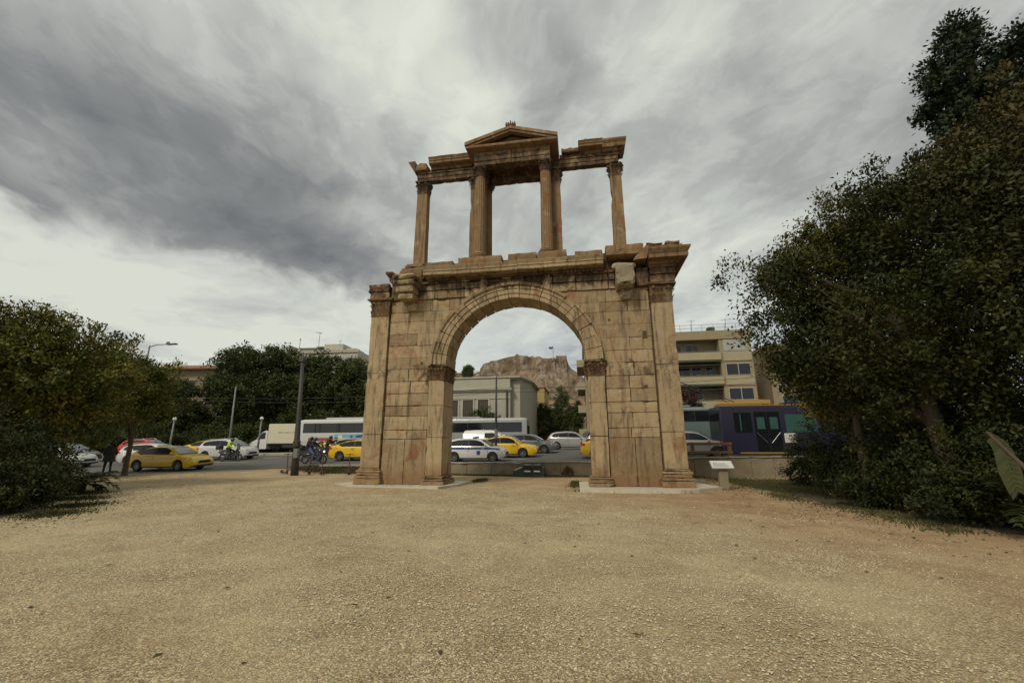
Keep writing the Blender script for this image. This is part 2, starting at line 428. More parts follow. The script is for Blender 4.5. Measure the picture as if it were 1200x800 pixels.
    def build(s, name, mats, parent=None, smooth=False, angle=None):
        me = bpy.data.meshes.new(name); me.from_pydata(s.v, [], s.f)
        if not isinstance(mats, (list, tuple)): mats = [mats]
        for m in mats: me.materials.append(MATS[m])
        a = me.attributes.new('tint', 'FLOAT', 'FACE'); a.data.foreach_set('value', s.t)
        me.polygons.foreach_set('material_index', s.m)
        me.update(); me.validate()
        if smooth: me.polygons.foreach_set('use_smooth', [True]*len(me.polygons))
        if smooth and angle:
            try: me.set_sharp_from_angle(angle=R(angle))
            except Exception: pass
        o = bpy.data.objects.new(name, me); COL.objects.link(o)
        if parent: o.parent = parent
        return o
def tag(o, label=None, cat=None, group=None, kind=None):
    if label: o['label'] = label
    if cat: o['category'] = cat
    if group: o['group'] = group
    if kind: o['kind'] = kind
    return o
def thing(name, label, cat, loc=(0,0,0), rz=0, group=None, tilt=0):
    o = bpy.data.objects.new(name, None); COL.objects.link(o)
    o.empty_display_size = .2
    o.location = loc; o.rotation_euler = (tilt, 0, rz)
    return tag(o, label, cat, group)
def copy_tree(o, parent=None):
    c = o.copy(); COL.objects.link(c); c.parent = parent
    for ch in list(o.children): copy_tree(ch, c)
    return c

# ================================================================== THE ARCH
arch = thing('marble_arch', 'tall ruined two-storey ancient marble arch with columns and small pediment on top', 'arch')
YF, YB = .08, 1.36          # wall faces
rnd = random.Random(3)
XA = 5.85; XB = 3.80; XC = 3.09; ZC = 5.0; RI = 3.07; RO = 3.76
courses = [.13, 2.0, 2.38, 2.98, 3.42, 3.96, 4.5, 5.05, 5.57, 6.12, 6.68, 7.26, 7.72, 8.28]
for sgn in (-1, 1):
    core = MB(); wall = MB()
    core.box(*sorted((sgn*(XC+.1), sgn*(6.7))), YF+.07, YB-.07, .13, 5.1)
    core.box(*sorted((sgn*(XB+.05), sgn*(6.7))), YF+.07, YB-.07, 5.1, 8.3)
    for ci in range(len(courses)-1):
        z0, z1 = courses[ci]+.006, courses[ci+1]-.006
        zm = (z0+z1)/2
        def xin(z):
            if z < 5.05: return XB+.02
            d = RO*RO-(z-ZC)**2
            return math.sqrt(d)+.015 if d > 0 else 0
        xi = min(xin(z0), xin(z1)) if z1 > 5.05 else XB+.02
        xo = XA-.04
        L = xo-xi
        if ci == 0: cuts = [xi, (xi+xo)/2+.02*sgn, xo]
        elif ci == 1: cuts = [xi, xi+.9, xo]
        else:
            nb = max(1, round(L/rnd.choice((1.0, 1.0, 1.25, 2.1)))); cuts = [xi]
            for q in range(1, nb): cuts.append(xi+L*q/nb+rnd.uniform(-.18, .18))
            cuts.append(xo)
        for a, b in zip(cuts, cuts[1:]):
            a += .004; b -= .004; off = rnd.uniform(-.012, .018); tint = rnd.choice((0, 0, .15, .3, .5, .8))
            if z1 <= 5.06 or a > xin(z0)+.05:
                x0, x1 = sorted((sgn*a, sgn*b))
                wall.rock(x0, x1, YF+off, YB-off, z0, z1, seg=.2, amp=.007, ero=.014, tint=tint, seed=ci)
            else:   # block cut to the curve of the arch
                K = 5; pin = []
                for q in range(K+1):
                    z = z0+(z1-z0)*q/K; pin.append((max(a, xin(z)), z))
                if z1 > 8.27 or True:
                    pts = [(sgn*min(x, b-.02), z) for x, z in pin]+[(sgn*b, z1), (sgn*b, z0)]
                wall.prism(pts, YF+off, YB-off, 'y', tint=tint)
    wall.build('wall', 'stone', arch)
    core.build('core', 'joint_dirt', arch)
# crown spandrel core above the arch, between the two walls
m = MB()
pts = [(-1.2, 8.28)]+[(RO*math.cos(t)*1.0, ZC+RO*math.sin(t)-.02) for t in np.linspace(R(108), R(72), 9)]+[(1.2, 8.28)]
m.prism([(-3.9, 7.3), *[(RO*.985*math.cos(t), ZC+RO*.985*math.sin(t)) for t in np.linspace(R(142), R(38), 21)], (3.9, 7.3), (3.9, 8.3), (-3.9, 8.3)], YF+.08, YB-.08, 'y')
m.build('core', 'joint_dirt', arch)

# pilasters with bases and capitals
def acanthus_capital(mb, x0, x1, y0, y1, z0, z1, flare, rows=2):
    """worn corinthian capital on a rectangular bell: leaves, corner volutes, abacus"""
    cx, cy = (x0+x1)/2, (y0+y1)/2; hw, hd = (x1-x0)/2, (y1-y0)/2; H = z1-z0
    mb.lathe([(1, 0)], 4) if False else None
    prof = [(0, 1.02), (.06, 1.02), (.08, .98), (.6, 1.03), (.84, 1.12)]
    vs = []
    for (t, k) in prof:
        e = (k-1)*min(hw, hd)
        for sx, sy in ((-1,-1),(1,-1),(1,1),(-1,1)): vs.append((cx+sx*(hw+e), cy+sy*(hd+e), z0+H*t))
    F = []
    for i in range(len(prof)-1):
        for k in range(4): F.append((i*4+k, i*4+(k+1)%4, i*4+4+(k+1)%4, i*4+4+k))
    F += [(3,2,1,0), (16,17,18,19)]
    mb.add(vs, F, .6)
    mb.rock(x0-flare, x1+flare, y0-flare, y1+flare, z0+H*.86, z1, seg=.18, amp=.015, ero=.04, tint=.4)
    def leaf(px, py, nx, ny, w, h, z, curl):
        tx, ty = -ny, nx; vs = []
        for i, (t, o, ww) in enumerate(((0, .005, .8), (.35, .02, 1.0), (.7, .03+curl*.35, .9), (.92, .03+curl*.8, .6), (1.0, .03+curl, .25), (.86, .02+curl*1.15, .3))):
            ww *= w/2*rnd.uniform(.85, 1.1)
            for sd in (-1, 0, 1):
                bump = .018 if sd == 0 else 0
                vs.append((px+nx*(o+bump)+tx*sd*ww, py+ny*(o+bump)+ty*sd*ww, z+h*t))
        F = []
        for i in range(5):
            for k in range(2): a = i*3+k; F.append((a, a+1, a+4, a+3))
        mb.add(vs, F, rnd.uniform(.3, 1))
    for (ax, lo, hi, fix, nx, ny) in (('x', x0, x1, y0, 0, -1), ('x', x0, x1, y1, 0, 1), ('y', y0, y1, x0, -1, 0), ('y', y0, y1, x1, 1, 0)):
        L = hi-lo; n1 = max(2, round(L/.2))
        for r_ in range(rows):
            nn = n1+(r_ % 2)-(0)
            for q in range(nn):
                t = lo+L*(q+.5)/nn
                px, py = (t, fix) if ax == 'x' else (fix, t)
                if rnd.random() < .1: continue
                leaf(px, py, nx, ny, L/nn*1.05, H*(.36 if r_ == 0 else .34), z0+H*(.05+.33*r_), .06+.05*r_)
        for q in (0, 1):        # volutes
            t = lo+L*(.16 if q == 0 else .84)
            px, py = (t, fix) if ax == 'x' else (fix, t)
            mb.ball((px+nx*.05, py+ny*.05, z0+H*.76), (.085, .07, .085), 8, 5, .5)
def pilaster(sgn, a, b, yf, yb, zb, zt, zc, wbase, steps, drums, fl, name='pilaster'):
    x0, x1 = sorted((sgn*a, sgn*b))
    P = MB(); zz = [zb]+drums+[zt]
    for i, (p, q) in enumerate(zip(zz, zz[1:])):
        P.rock(x0, x1, yf, yb, p+.003, q-.003, seg=.24, amp=.006, ero=.013, tint=rnd.choice((0, .1, .25)), seed=i+sgn*4)
    po = P.build(name, 'stone', arch)
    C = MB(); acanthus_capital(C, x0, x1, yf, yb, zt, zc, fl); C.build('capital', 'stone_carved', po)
    B = MB(); z = .13
    for (h, e) in steps:
        B.rock(x0-e, x1+e, yf-e, yb+e, z, z+h, seg=.25, amp=.006, ero=.02, tint=.1, seed=h*9); z += h
    B.build('base', 'stone', po)
    return po
for sgn in (-1, 1):
    pilaster(sgn, 5.87, 6.75, 0, 1.44, .79, 7.55, 8.42, 1, [(.24,.17),(.12,.15),(.12,.09),(.11,.12),(.07,.04)], [2.2, 4.9], .2)
    pilaster(sgn, 3.09, 3.80, 0, 1.44, .49, 4.5, 5.17, 1, [(.15,.15),(.08,.12),(.06,.06),(.07,.09)], [2.05, 3.4], .14)
# archivolt: voussoirs with a stepped moulding
V = MB(); nv = 21
for i in range(nv):
    a0 = math.pi*i/nv+.004; a1 = math.pi*(i+1)/nv-.004
    jr = rnd.uniform(-.02, .02); jy = rnd.uniform(-.02, .02)
    broken = i in (2, 5, 15, 18)
    prof = [(RI+jr, -.0+jy), (3.26, -.0+jy), (3.27, -.045+jy), (3.48, -.045+jy), (3.49, -.085+jy), (3.62, -.085+jy)]
    prof += [(3.70, -.085+jy), (3.70, .3)] if broken else [(3.65, -.17+jy), (3.76, -.2+jy), (3.76, .3)]
    back = [(r_, 1.44-y_) for r_, y_ in prof[::-1]]
    prof = prof[:-1]+[(prof[-1][0], .3), (prof[-1][0], 1.14)]+back[1:]
    n = len(prof); K = 3; vs = []
    for q in range(K+1):
        t = a0+(a1-a0)*q/K
        for (r_, y_) in prof: vs.append((r_*math.cos(t), y_, ZC+.17+r_*math.sin(t)*(.965)))
    F = [tuple(range(n))[::-1], tuple(range(K*n, K*n+n))]
    for q in range(K):
        for k in range(n): j = (k+1) % n; F.append((q*n+k, q*n+j, (q+1)*n+j, (q+1)*n+k))
    V.add(vs, F, rnd.choice((0, .1, .3, .6)))
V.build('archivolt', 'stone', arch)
m = MB(); q_ = np.linspace(R(1), R(179), 40)
m.prism([((RI+.07)*math.cos(t), ZC+.17+(RI+.07)*.965*math.sin(t)) for t in q_]+[((RO-.1)*math.cos(t), ZC+.17+(RO-.1)*.965*math.sin(t)) for t in q_[::-1]], .1, 1.34, 'y')
m.build('core', 'joint_dirt', arch)

# architrave over the arch
A = MB(); x = -5.2
seq = []
while x < 5.15:
    w = rnd.choice((.28, .75, 1.0, 1.2, 1.4)); w = min(w, 5.2-x); seq.append((x, x+w)); x += w
for (a, b) in seq:
    if b-a < .1: continue
    rec = .22 if -1.5 < (a+b)/2 < -.7 or .9 < (a+b)/2 < 1.3 else 0
    t = rnd.choice((.0, .2, .5, .9)); o = rnd.uniform(-.015, .015)+rec
    A.rock(a+.006, b-.006, 0+o, 1.44-o, 8.29, 8.68, seg=.2, amp=.01, ero=.02, tint=t)
    A.rock(a+.006, b-.006, -.06+o*1.5, 1.5-o, 8.69, 8.98, seg=.2, amp=.012, ero=.025, tint=t*.8)
    if rnd.random() < .75: A.rock(a, b, -.14+o, 1.58, 8.985, 9.1, seg=.2, amp=.012, ero=.03, tint=t)
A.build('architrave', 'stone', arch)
m = MB(); m.box(-5.6, 5.6, .12, 1.32, 8.3, 9.6); m.box(-5.3, 5.3, .2, 1.7, 9.5, 10.05); m.build('core', 'joint_dirt', arch)
# worn keystone relief and two short consoles in the frieze
K = MB()
for k in range(9): K.ball((-.25+rnd.uniform(-.4, .4), -.08, 8.75+rnd.uniform(-.12, .12)), (rnd.uniform(.08,.16), .1, rnd.uniform(.07,.12)), 8, 6, rnd.random())
K.rock(-.7, .2, -.05, .1, 8.62, 8.88, amp=.02, tint=.8)
K.build('relief', 'stone_carved', arch)
for (a, b, c_) in ((-1.55, -1.2, 8.3), (1.3, 1.66, 8.45)):
    K = MB(); K.rock(a, b, -.1, .2, c_, 9.13, amp=.02, tint=.2); K.build('console', 'stone', arch)
# main cornice (front and back) with dentils
def cornice_profile(yw, yo, z0, z1):
    h = z1-z0
    return [(yw, z0-.12), (yw-.07, z0-.12), (yw-.1, z0-.02), (yo+.06, z0), (yo, z0+.02), (yo, z0+h*.42), (yo-.04, z0+h*.46), (yo-.03, z0+h*.6), (yo-.1, z0+h*.95), (yo-.08, z1), (yw, z1)]
Cn = MB(); Cb = MB(); xs = [-4.08, -2.75, -1.5, .25, 1.4, 2.6, 3.97]
for a, b in zip(xs, xs[1:]):
    dz = rnd.uniform(-.015, .015)
    pr = [(y, z+dz) for y, z in cornice_profile(.1, -.6, 9.2, 9.6)]
    Cn.prism(pr, a+.008, b-.008, 'x', tint=rnd.choice((.1,.3,.5)), nseg=8, amp=.02)
    Cb.prism([(1.5-y, z) for y, z in pr][::-1], a+.008, b-.008, 'x', tint=.3, nseg=6, amp=.02)
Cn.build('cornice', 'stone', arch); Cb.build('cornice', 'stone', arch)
D = MB()
for k in range(46):
    x = -3.9+k*.17
    if rnd.random() < .18 or -2.6 < x < .9: continue
    D.bev(x, x+.1, -.3, .1, 9.02, 9.16, .01, .5)
D.box(-3.9, 3.95, -.22, .1, 9.06, 9.15, .6)
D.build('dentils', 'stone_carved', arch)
# stones lying along the ledge
T = MB()
for (a, b, z1, y0) in ((-4.1,-2.78,9.98,-.28), (-2.6,-.52,10.17,-.2), (-.26,2.42,10.17,-.24), (2.75,3.98,9.98,-.35), (4.08,5.72,10.16,-.35)):
    zb = 9.61 if b < 4 else 9.78
    n = max(1, round((b-a)/1.7))
    for q in range(n):
        T.rock(a+(b-a)*q/n+.006, a+(b-a)*(q+1)/n-.006, y0+rnd.uniform(-.02,.02), 2.1, zb, z1+rnd.uniform(-.01,.01), seg=.16, amp=.010, ero=.025, tint=rnd.random()*.6, seed=q)
T.rock(4.05, 5.75, -.62, 2.3, 9.55, 9.78, seg=.2, amp=.02, ero=.07, tint=.3)
T.build('ledge_stones', 'stone_upper', arch)
# right corner: full entablature return
E_ = MB()
E_.rock(5.88, 6.93, -.1, 2.0, 8.43, 8.76, seg=.2, amp=.008, ero=.02, tint=.0); E_.rock(5.88, 6.98, -.16, 2.06, 8.77, 9.08, seg=.2, amp=.008, ero=.02, tint=.2)
def ring_prism(mb, x0, x1, y0, y1, steps, **k):
    """stacked flaring slabs: (z, outward)"""
    vs = []; n = len(steps)
    for (z, e) in steps:
        vs += [(x0-e*.12, y0-e, z), (x1+e*.8, y0-e, z), (x1+e*.8, y1+e, z), (x0-e*.12, y1+e, z)]
    F = [(3,2,1,0), tuple(range((n-1)*4, n*4))]
    for i in range(n-1):
        for q in range(4): F.append((i*4+q, i*4+(q+1)%4, i*4+4+(q+1)%4, i*4+4+q))
    mb.add(vs, F, k.get('tint', 0))
ring_prism(E_, 5.9, 6.93, -.1, 2.0, [(9.08,.08),(9.14,.1),(9.16,.2),(9.26,.24),(9.28,.5),(9.3,.58),(9.42,.6),(9.45,.56),(9.5,.6),(9.64,.7),(9.72,.72),(9.74,.6)], tint=.1)
E_.rock(5.72, 7.28, -.55, 2.3, 9.73, 9.98, seg=.18, amp=.03, ero=.09, tint=.6)
E_.rock(5.75, 6.5, -.5, 2.2, 9.97, 10.1, seg=.2, amp=.03, ero=.09, tint=.5); E_.rock(6.5, 7.2, -.5, 2.2, 9.96, 10.14, seg=.2, amp=.03, ero=.07, tint=.4)
E_.rock(5.3, 5.86, -.12, 1.9, 8.3, 9.15, seg=.2, amp=.03, ero=.05, tint=.4)
E_.add([(5.2,-.55,9.3),(5.75,-.62,9.32),(5.9,-.6,9.95),(5.5,-.5,9.75),(5.2,.3,9.3),(5.75,.3,9.32),(5.9,.3,9.95),(5.5,.3,9.75)], [(0,1,2,3),(7,6,5,4),(0,4,5,1),(1,5,6,2),(2,6,7,3),(3,7,4,0)], .3)
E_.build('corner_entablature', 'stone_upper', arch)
# left corner: broken entablature
E2 = MB()
E2.rock(-6.85, -5.88, -.08, 1.95, 8.43, 8.74, seg=.2, amp=.01, ero=.02, tint=0); E2.rock(-6.98, -5.9, -.14, 2.0, 8.75, 9.14, seg=.18, amp=.02, ero=.05, tint=.2)
E2.rock(-5.85, -5.25, -.02, 1.9, 8.3, 9.2, seg=.2, amp=.03, ero=.05, tint=.8)
E2.rock(-5.95, -5.45, -.2, 1.6, 9.15, 9.6, seg=.15, amp=.05, ero=.1, tint=.7)
E2.rock(-5.45, -4.12, -.25, 1.8, 9.2, 9.85, seg=.16, amp=.05, ero=.12, tint=.5)
E2.rock(-6.0, -5.55, -.5, .1, 9.42, 9.62, seg=.12, amp=.05, ero=.1, tint=.7)
E2.rock(-5.35, -4.35, .1, 1.8, 9.85, 10.2, seg=.16, amp=.03, ero=.07, tint=.3)
E2.build('corner_entablature', 'stone_upper', arch)
# projecting brackets that once sat on free-standing columns
def bracket(x0, x1, mat='stone'):
    B = MB()
    B.rock(x0+.1, x1-.1, -.7, .1, 8.12, 8.42, seg=.14, amp=.02, ero=.05, tint=.3)
    B.rock(x0+.02, x1-.04, -.8, .1, 8.42, 8.76, seg=.14, amp=.02, ero=.04, tint=.1)
    B.rock(x0-.06, x1+.04, -.9, .1, 8.76, 9.0, seg=.14, amp=.02, ero=.05, tint=.2)
    B.rock(x0-.12, x1+.1, -.98, .1, 9.0, 9.24, seg=.14, amp=.03, ero=.07, tint=.2)
    return B.build('bracket', mat, arch)
bracket(-5.32, -4.38)
B = MB(); B.rock(4.45, 5.2, -.8, .12, 8.16, 9.06, seg=.11, amp=.03, ero=.07, tint=0); B.rock(4.3, 5.35, -.4, .1, 9.05, 9.3, seg=.15, amp=.03, ero=.06, tint=.9)
B.rock(4.62, 5.15, -.25, .12, 7.75, 8.17, seg=.12, amp=.03, ero=.1, tint=1)
B.build('bracket', 'stone_pale', arch)
# bracket remains (worn blocks) below on the walls
B = MB(); B.rock(-5.0, -4.45, -.18, .12, 7.7, 8.15, amp=.03, ero=.06, tint=.2); B.build('bracket_stub', 'stone', arch)

# ---- upper storey
def upper_pier(x0, x1, y0, y1, z0=10.16, zt=14.35, zc=15.1, damage=0):
    P = MB()
    vs = []; K = 12
    for k in range(K+1):
        t = k/K; z = z0+.18+(zt-z0-.18)*t; e = -.025*t
        n1 = noise.noise(Vector((x0, z*1.7, 3)))*.018
        d = .06 if damage and abs(t-.72) < .05 else 0
        vs += [(x0-e+n1+d, y0-e, z), (x1+e+n1, y0-e, z), (x1+e+n1, y1+e, z), (x0-e+n1+d, y1+e, z)]
    F = [(3,2,1,0), tuple(range(K*4, K*4+4))]
    for i in range(K):
        for q in range(4): F.append((i*4+q, i*4+(q+1)%4, i*4+4+(q+1)%4, i*4+4+q))
    P.add(vs, F, .1)
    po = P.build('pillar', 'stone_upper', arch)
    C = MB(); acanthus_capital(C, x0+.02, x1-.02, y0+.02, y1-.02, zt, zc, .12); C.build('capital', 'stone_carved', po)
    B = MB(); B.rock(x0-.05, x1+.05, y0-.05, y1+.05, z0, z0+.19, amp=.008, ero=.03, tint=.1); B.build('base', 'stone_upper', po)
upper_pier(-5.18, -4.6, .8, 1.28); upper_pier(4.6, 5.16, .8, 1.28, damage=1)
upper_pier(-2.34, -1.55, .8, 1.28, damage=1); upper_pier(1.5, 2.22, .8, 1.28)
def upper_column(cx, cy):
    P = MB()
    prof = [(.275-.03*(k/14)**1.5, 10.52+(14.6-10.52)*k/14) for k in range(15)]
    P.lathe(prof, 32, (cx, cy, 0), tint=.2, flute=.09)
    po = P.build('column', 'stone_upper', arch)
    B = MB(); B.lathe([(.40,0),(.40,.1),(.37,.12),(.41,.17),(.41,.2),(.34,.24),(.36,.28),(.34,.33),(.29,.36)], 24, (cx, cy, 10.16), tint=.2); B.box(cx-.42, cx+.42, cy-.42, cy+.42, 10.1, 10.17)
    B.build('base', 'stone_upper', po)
    C = MB()
    C.lathe([(.25,14.58),(.27,14.62),(.24,14.66),(.26,14.9),(.32,15.02)], 18, (cx, cy, 0), tint=.7)
    for r_ in range(2):
        for q in range(8):
            t = 2*math.pi*(q+.5*r_)/8; nx, ny = math.cos(t), math.sin(t); vs = []
            for (h, o, w) in ((0,.25,.08),(.12,.28,.085),(.2,.31+.02*r_,.07),(.23,.36+.03*r_,.04),(.19,.38+.03*r_,.02)):
                for sd in (-1, 0, 1): vs.append((cx+nx*(o+(.015 if sd == 0 else 0))-ny*sd*w, cy+ny*o+nx*sd*w, 14.64+.16*r_+h))
            C.add(vs, [(a*3+k, a*3+k+1, a*3+k+4, a*3+k+3) for a in range(4) for k in range(2)], rnd.random())
    for sx in (-1, 1):
        for sy in (-1, 1): C.ball((cx+sx*.26, cy+sy*.26, 14.98), .07, 8, 5, .6)
    C.rock(cx-.34, cx+.34, cy-.34, cy+.34, 15.02, 15.1, seg=.2, amp=.01, ero=.03, tint=.4)
    C.build('capital', 'stone_carved', po)
upper_column(-1.7, .35); upper_column(1.52, .35); upper_column(-1.62, 1.62); upper_column(1.5, 1.62)
# side entablatures
S = MB()
def arch_beam(mb, x0, x1, y0, y1, z0, cuts=2):
    xs = np.linspace(x0, x1, cuts+1); mb.box(x0+.05, x1-.05, y0+.06, y1-.06, z0+.03, z0+.5, .9)
    for a, b in zip(xs, xs[1:]):
        mb.rock(a+.004, b-.004, y0+.03, y1-.03, z0, z0+.2, seg=.2, amp=.012, ero=.02, tint=rnd.random()*.5)
        mb.rock(a+.004, b-.004, y0, y1, z0+.2, z0+.42, seg=.2, amp=.012, ero=.025, tint=rnd.random()*.5)
        mb.rock(a+.004, b-.004, y0-.05, y1+.05, z0+.42, z0+.54, seg=.2, amp=.015, ero=.04, tint=rnd.random()*.5)
arch_beam(S, -5.24, -2.0, .83, 1.24, 15.1); S.rock(-5.36, -4.65, .62, 1.45, 15.64, 16.08, seg=.16, amp=.015, ero=.05, tint=.1)
S.add([(-5.62,.5,16.1),(-5.25,.5,16.12),(-5.3,.7,15.55),(-5.62,1.5,16.1),(-5.25,1.5,16.12),(-5.3,1.3,15.55)], [(0,1,2),(5,4,3),(0,3,4,1),(1,4,5,2),(2,5,3,0)], .8)
S.rock(-4.62, -2.3, .95, 1.1, 15.64, 15.9, amp=.02, tint=.8)
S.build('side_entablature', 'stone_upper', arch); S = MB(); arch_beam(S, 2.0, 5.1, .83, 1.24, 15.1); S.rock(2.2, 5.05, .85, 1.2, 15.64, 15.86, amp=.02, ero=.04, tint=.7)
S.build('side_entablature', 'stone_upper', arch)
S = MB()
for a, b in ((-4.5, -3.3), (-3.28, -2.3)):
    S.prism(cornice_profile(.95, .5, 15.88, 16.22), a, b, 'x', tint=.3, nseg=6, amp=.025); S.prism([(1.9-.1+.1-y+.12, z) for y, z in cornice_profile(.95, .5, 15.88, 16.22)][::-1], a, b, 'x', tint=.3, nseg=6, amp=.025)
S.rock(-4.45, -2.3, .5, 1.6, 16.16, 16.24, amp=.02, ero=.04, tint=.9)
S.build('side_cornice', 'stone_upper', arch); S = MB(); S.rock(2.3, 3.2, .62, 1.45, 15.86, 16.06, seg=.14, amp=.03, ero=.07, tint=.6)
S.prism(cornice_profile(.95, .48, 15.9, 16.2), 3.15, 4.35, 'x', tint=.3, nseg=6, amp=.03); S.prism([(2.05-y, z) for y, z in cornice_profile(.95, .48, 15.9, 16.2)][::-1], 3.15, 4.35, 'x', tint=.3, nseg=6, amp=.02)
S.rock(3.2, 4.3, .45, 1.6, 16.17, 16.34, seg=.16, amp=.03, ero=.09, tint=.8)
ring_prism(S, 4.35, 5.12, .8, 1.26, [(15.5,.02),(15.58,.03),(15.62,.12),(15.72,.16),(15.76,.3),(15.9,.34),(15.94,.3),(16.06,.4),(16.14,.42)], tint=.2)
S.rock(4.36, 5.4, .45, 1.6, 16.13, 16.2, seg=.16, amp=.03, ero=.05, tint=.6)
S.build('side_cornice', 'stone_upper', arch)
D = MB()
for k in range(10): D.bev(2.32+k*.1, 2.38+k*.1, .62, .8, 15.78, 15.87, .008, .4)
D.build('dentils', 'stone_carved', arch)
# central aedicula: entablature, soffit, pediment
M_ = MB()
for (y0, y1) in ((0.02, .52), (1.4, 1.9)):
    for a, b in ((-1.97, -.1), (-.09, 1.8)):
        M_.rock(a, b, y0, y1, 15.1, 15.32, seg=.2, amp=.012, ero=.025, tint=rnd.random()*.4)
        M_.rock(a, b, y0-.03, y1+.03, 15.32, 15.56, seg=.2, amp=.012, ero=.025, tint=rnd.random()*.4)
        M_.rock(a, b, y0+.01, y1-.01, 15.56, 15.84, seg=.25, amp=.008, ero=.02, tint=rnd.random()*.5)
for x0, x1 in ((-1.97, -1.4), (1.25, 1.8)): M_.rock(x0, x1, .5, 1.42, 15.12, 15.84, amp=.015, tint=.6)
M_.box(-1.9, 1.75, .08, .48, 15.14, 15.8, .9); M_.box(-1.9, 1.75, 1.45, 1.85, 15.14, 15.8, .9)
M_.build('central_entablature', 'stone_upper', arch)
M_ = MB(); M_.box(-1.45, 1.3, .5, 1.42, 15.5, 15.7)
for k in range(4):
    for q in range(2): M_.bev(-1.3+k*.66, -.78+k*.66, .58+q*.42, .92+q*.42, 15.44, 15.52, .02, .5)
M_.build('coffered_ceiling', 'stone_carved', arch)
Pm = MB()
ring = [(15.84,.05),(15.86,.2),(15.88,.34),(15.96,.36),(16.0,.34)]
vs = []
for (z, e) in ring: vs += [(-1.97-e, .02-e, z), (1.8+e, .02-e, z), (1.8+e, 1.88+e, z), (-1.97-e, 1.88+e, z)]
F = [(3,2,1,0), (16,17,18,19)]+[(i*4+q, i*4+(q+1)%4, i*4+4+(q+1)%4, i*4+4+q) for i in range(4) for q in range(4)]
Pm.add(vs, F, .2)
xa, xl, xr = -.085, -2.36, 2.19
za = 16.86; ze = 16.12
for (y0, y1) in ((-.36, 0.0), (1.9, 2.26)):
    for (e, t) in ((0, 0), (.0, 0)):
        pass
    for s_, xe in ((-1, xl), (1, xr)):   # raking cornices: two stepped bands
        q0 = [(xe, ze-.12), (xe, ze+.06), (xa, za), (xa, za-.16)]
        q1 = [(xe+(.1 if s_ < 0 else -.1), ze-.12), (xa, za-.16), (xa, za-.27), (xe+(.5 if s_ < 0 else -.5), ze-.1)]
        ya, yb = (y0-.03, y1) if y0 < 1 else (y0, y1+.03)
        Pm.prism(q0, ya, yb, 'y', tint=.15); Pm.prism(q1, ya+.06, yb-.06, 'y', tint=.5)
# roof slabs
Pm.add([(xl,-.36,ze+.04),(xa,-.36,za-.02),(xa,2.26,za-.02),(xl,2.26,ze+.04),(xr,-.36,ze+.04),(xr,2.26,ze+.04),(xl,-.36,ze-.1),(xl,2.26,ze-.1),(xr,-.36,ze-.1),(xr,2.26,ze-.1)], [(0,1,2,3),(1,4,5,2),(0,3,7,6),(4,8,9,5)], .4)
Pm.prism([(-2.0, 16.0), (1.83, 16.0), (xa, 16.62)], .12, .3, 'y', tint=.9); Pm.prism([(-2.0, 16.0), (1.83, 16.0), (xa, 16.62)], 1.6, 1.78, 'y', tint=.9)
for k in range(7): Pm.ball((-.5+rnd.uniform(-.3,1.1), .1, 16.12+rnd.uniform(0,.15)), (.1,.06,.07), 8, 5, .8)
pd = Pm.build('pediment', 'stone_upper', arch)
Ak = MB(); Ak.rock(-.34, .18, -.42, .1, za-.04, za+.17, seg=.12, amp=.02, ero=.04, tint=.5)
for k in range(5): Ak.tube([(-.29+k*.105, -.28, za+.13), (-.29+k*.105+rnd.uniform(-.02,.02), -.28, za+.26+.07*(k == 2))], [.055, .03], 6, .6)
Ak.build('finial', 'stone_carved', pd)
# dark putlog holes and chips
for (x, z, w, h) in ((5.4, 4.02, .14, .11), (5.52, 6.2, .16, .3), (-4.2, 5.3, .1, .1), (4.1, 6.9, .1, .08)):
    H = MB(); H.box(x-w/2, x+w/2, YF-.012, YF+.1, z-h/2, z+h/2); H.build('socket', 'joint_dirt', arch)

# marble slabs at the feet of the piers
m = MB(); vs = [(-8.0,.35),(-7.2,-.25),(-6.8,-.68),(-2.95,-.78),(-2.5,.6),(-2.45,2.6),(-7.3,2.6)]
m.prism(vs, -.06, .128, 'z', 0); o = m.build('stone_slab', 'slab_marble')
tag(o, 'pale marble slab under the left pier of the arch', 'slab', 'slabs under the arch')
m = MB(); vs = [(2.6,-.92),(6.2,-.9),(6.9,-.55),(8.0,.45),(7.6,2.6),(2.55,2.6)]
m.prism(vs, -.06, .126, 'z', .3); o = m.build('stone_slab', 'slab_marble')
tag(o, 'pale marble slab under the right pier of the arch', 'slab', 'slabs under the arch')

# ================================================================== GROUND, ROAD
def axis_pts(segs):
    out = []
    for a, b, n in segs:
        out += list(np.linspace(a, b, n, endpoint=False))
    out.append(segs[-1][1]); return out
def grid_obj(name, xs, rows, fz, mat, fy=None, smooth=True):
    vs = []; F = []
    for r_ in rows:
        for x in xs:
            y = fy(x, r_) if fy else r_
            vs.append((x, y, fz(x, y)))
    nx = len(xs)
    for j in range(len(rows)-1):
        for i in range(nx-1): a = j*nx+i; F.append((a, a+1, a+nx+1, a+nx))
    mb = MB(); mb.add(vs, F); return mb.build(name, mat, smooth=smooth)
xs = axis_pts([(-900,-120,8),(-120,-40,16),(-40,25,110),(25,120,16),(120,900,8)])
def ye(x): return lerp(EDGE, x)
rows1 = axis_pts([(-60,-20,6),(-20,0,60)])+[.03]
def gy(x, r_): return ye(x)+r_ if r_ > -20 else ye(x)+r_
def gz(x, y):
    if y > ye(x)+.02: return road(x, ye(x))-.012
    z = ground(x, y)
    return z+.03*noise.noise(Vector((x*.35, y*.35, 0)))*min(1, max(0, (ye(x)-y)/2))+.008*noise.noise(Vector((x*2, y*2, 4)))*min(1, max(0, ye(x)-y))
g = grid_obj('ground', xs, rows1, gz, 'gravel', gy); tag(g, kind='structure')
def fy2(x, r_): return ye(x)+r_
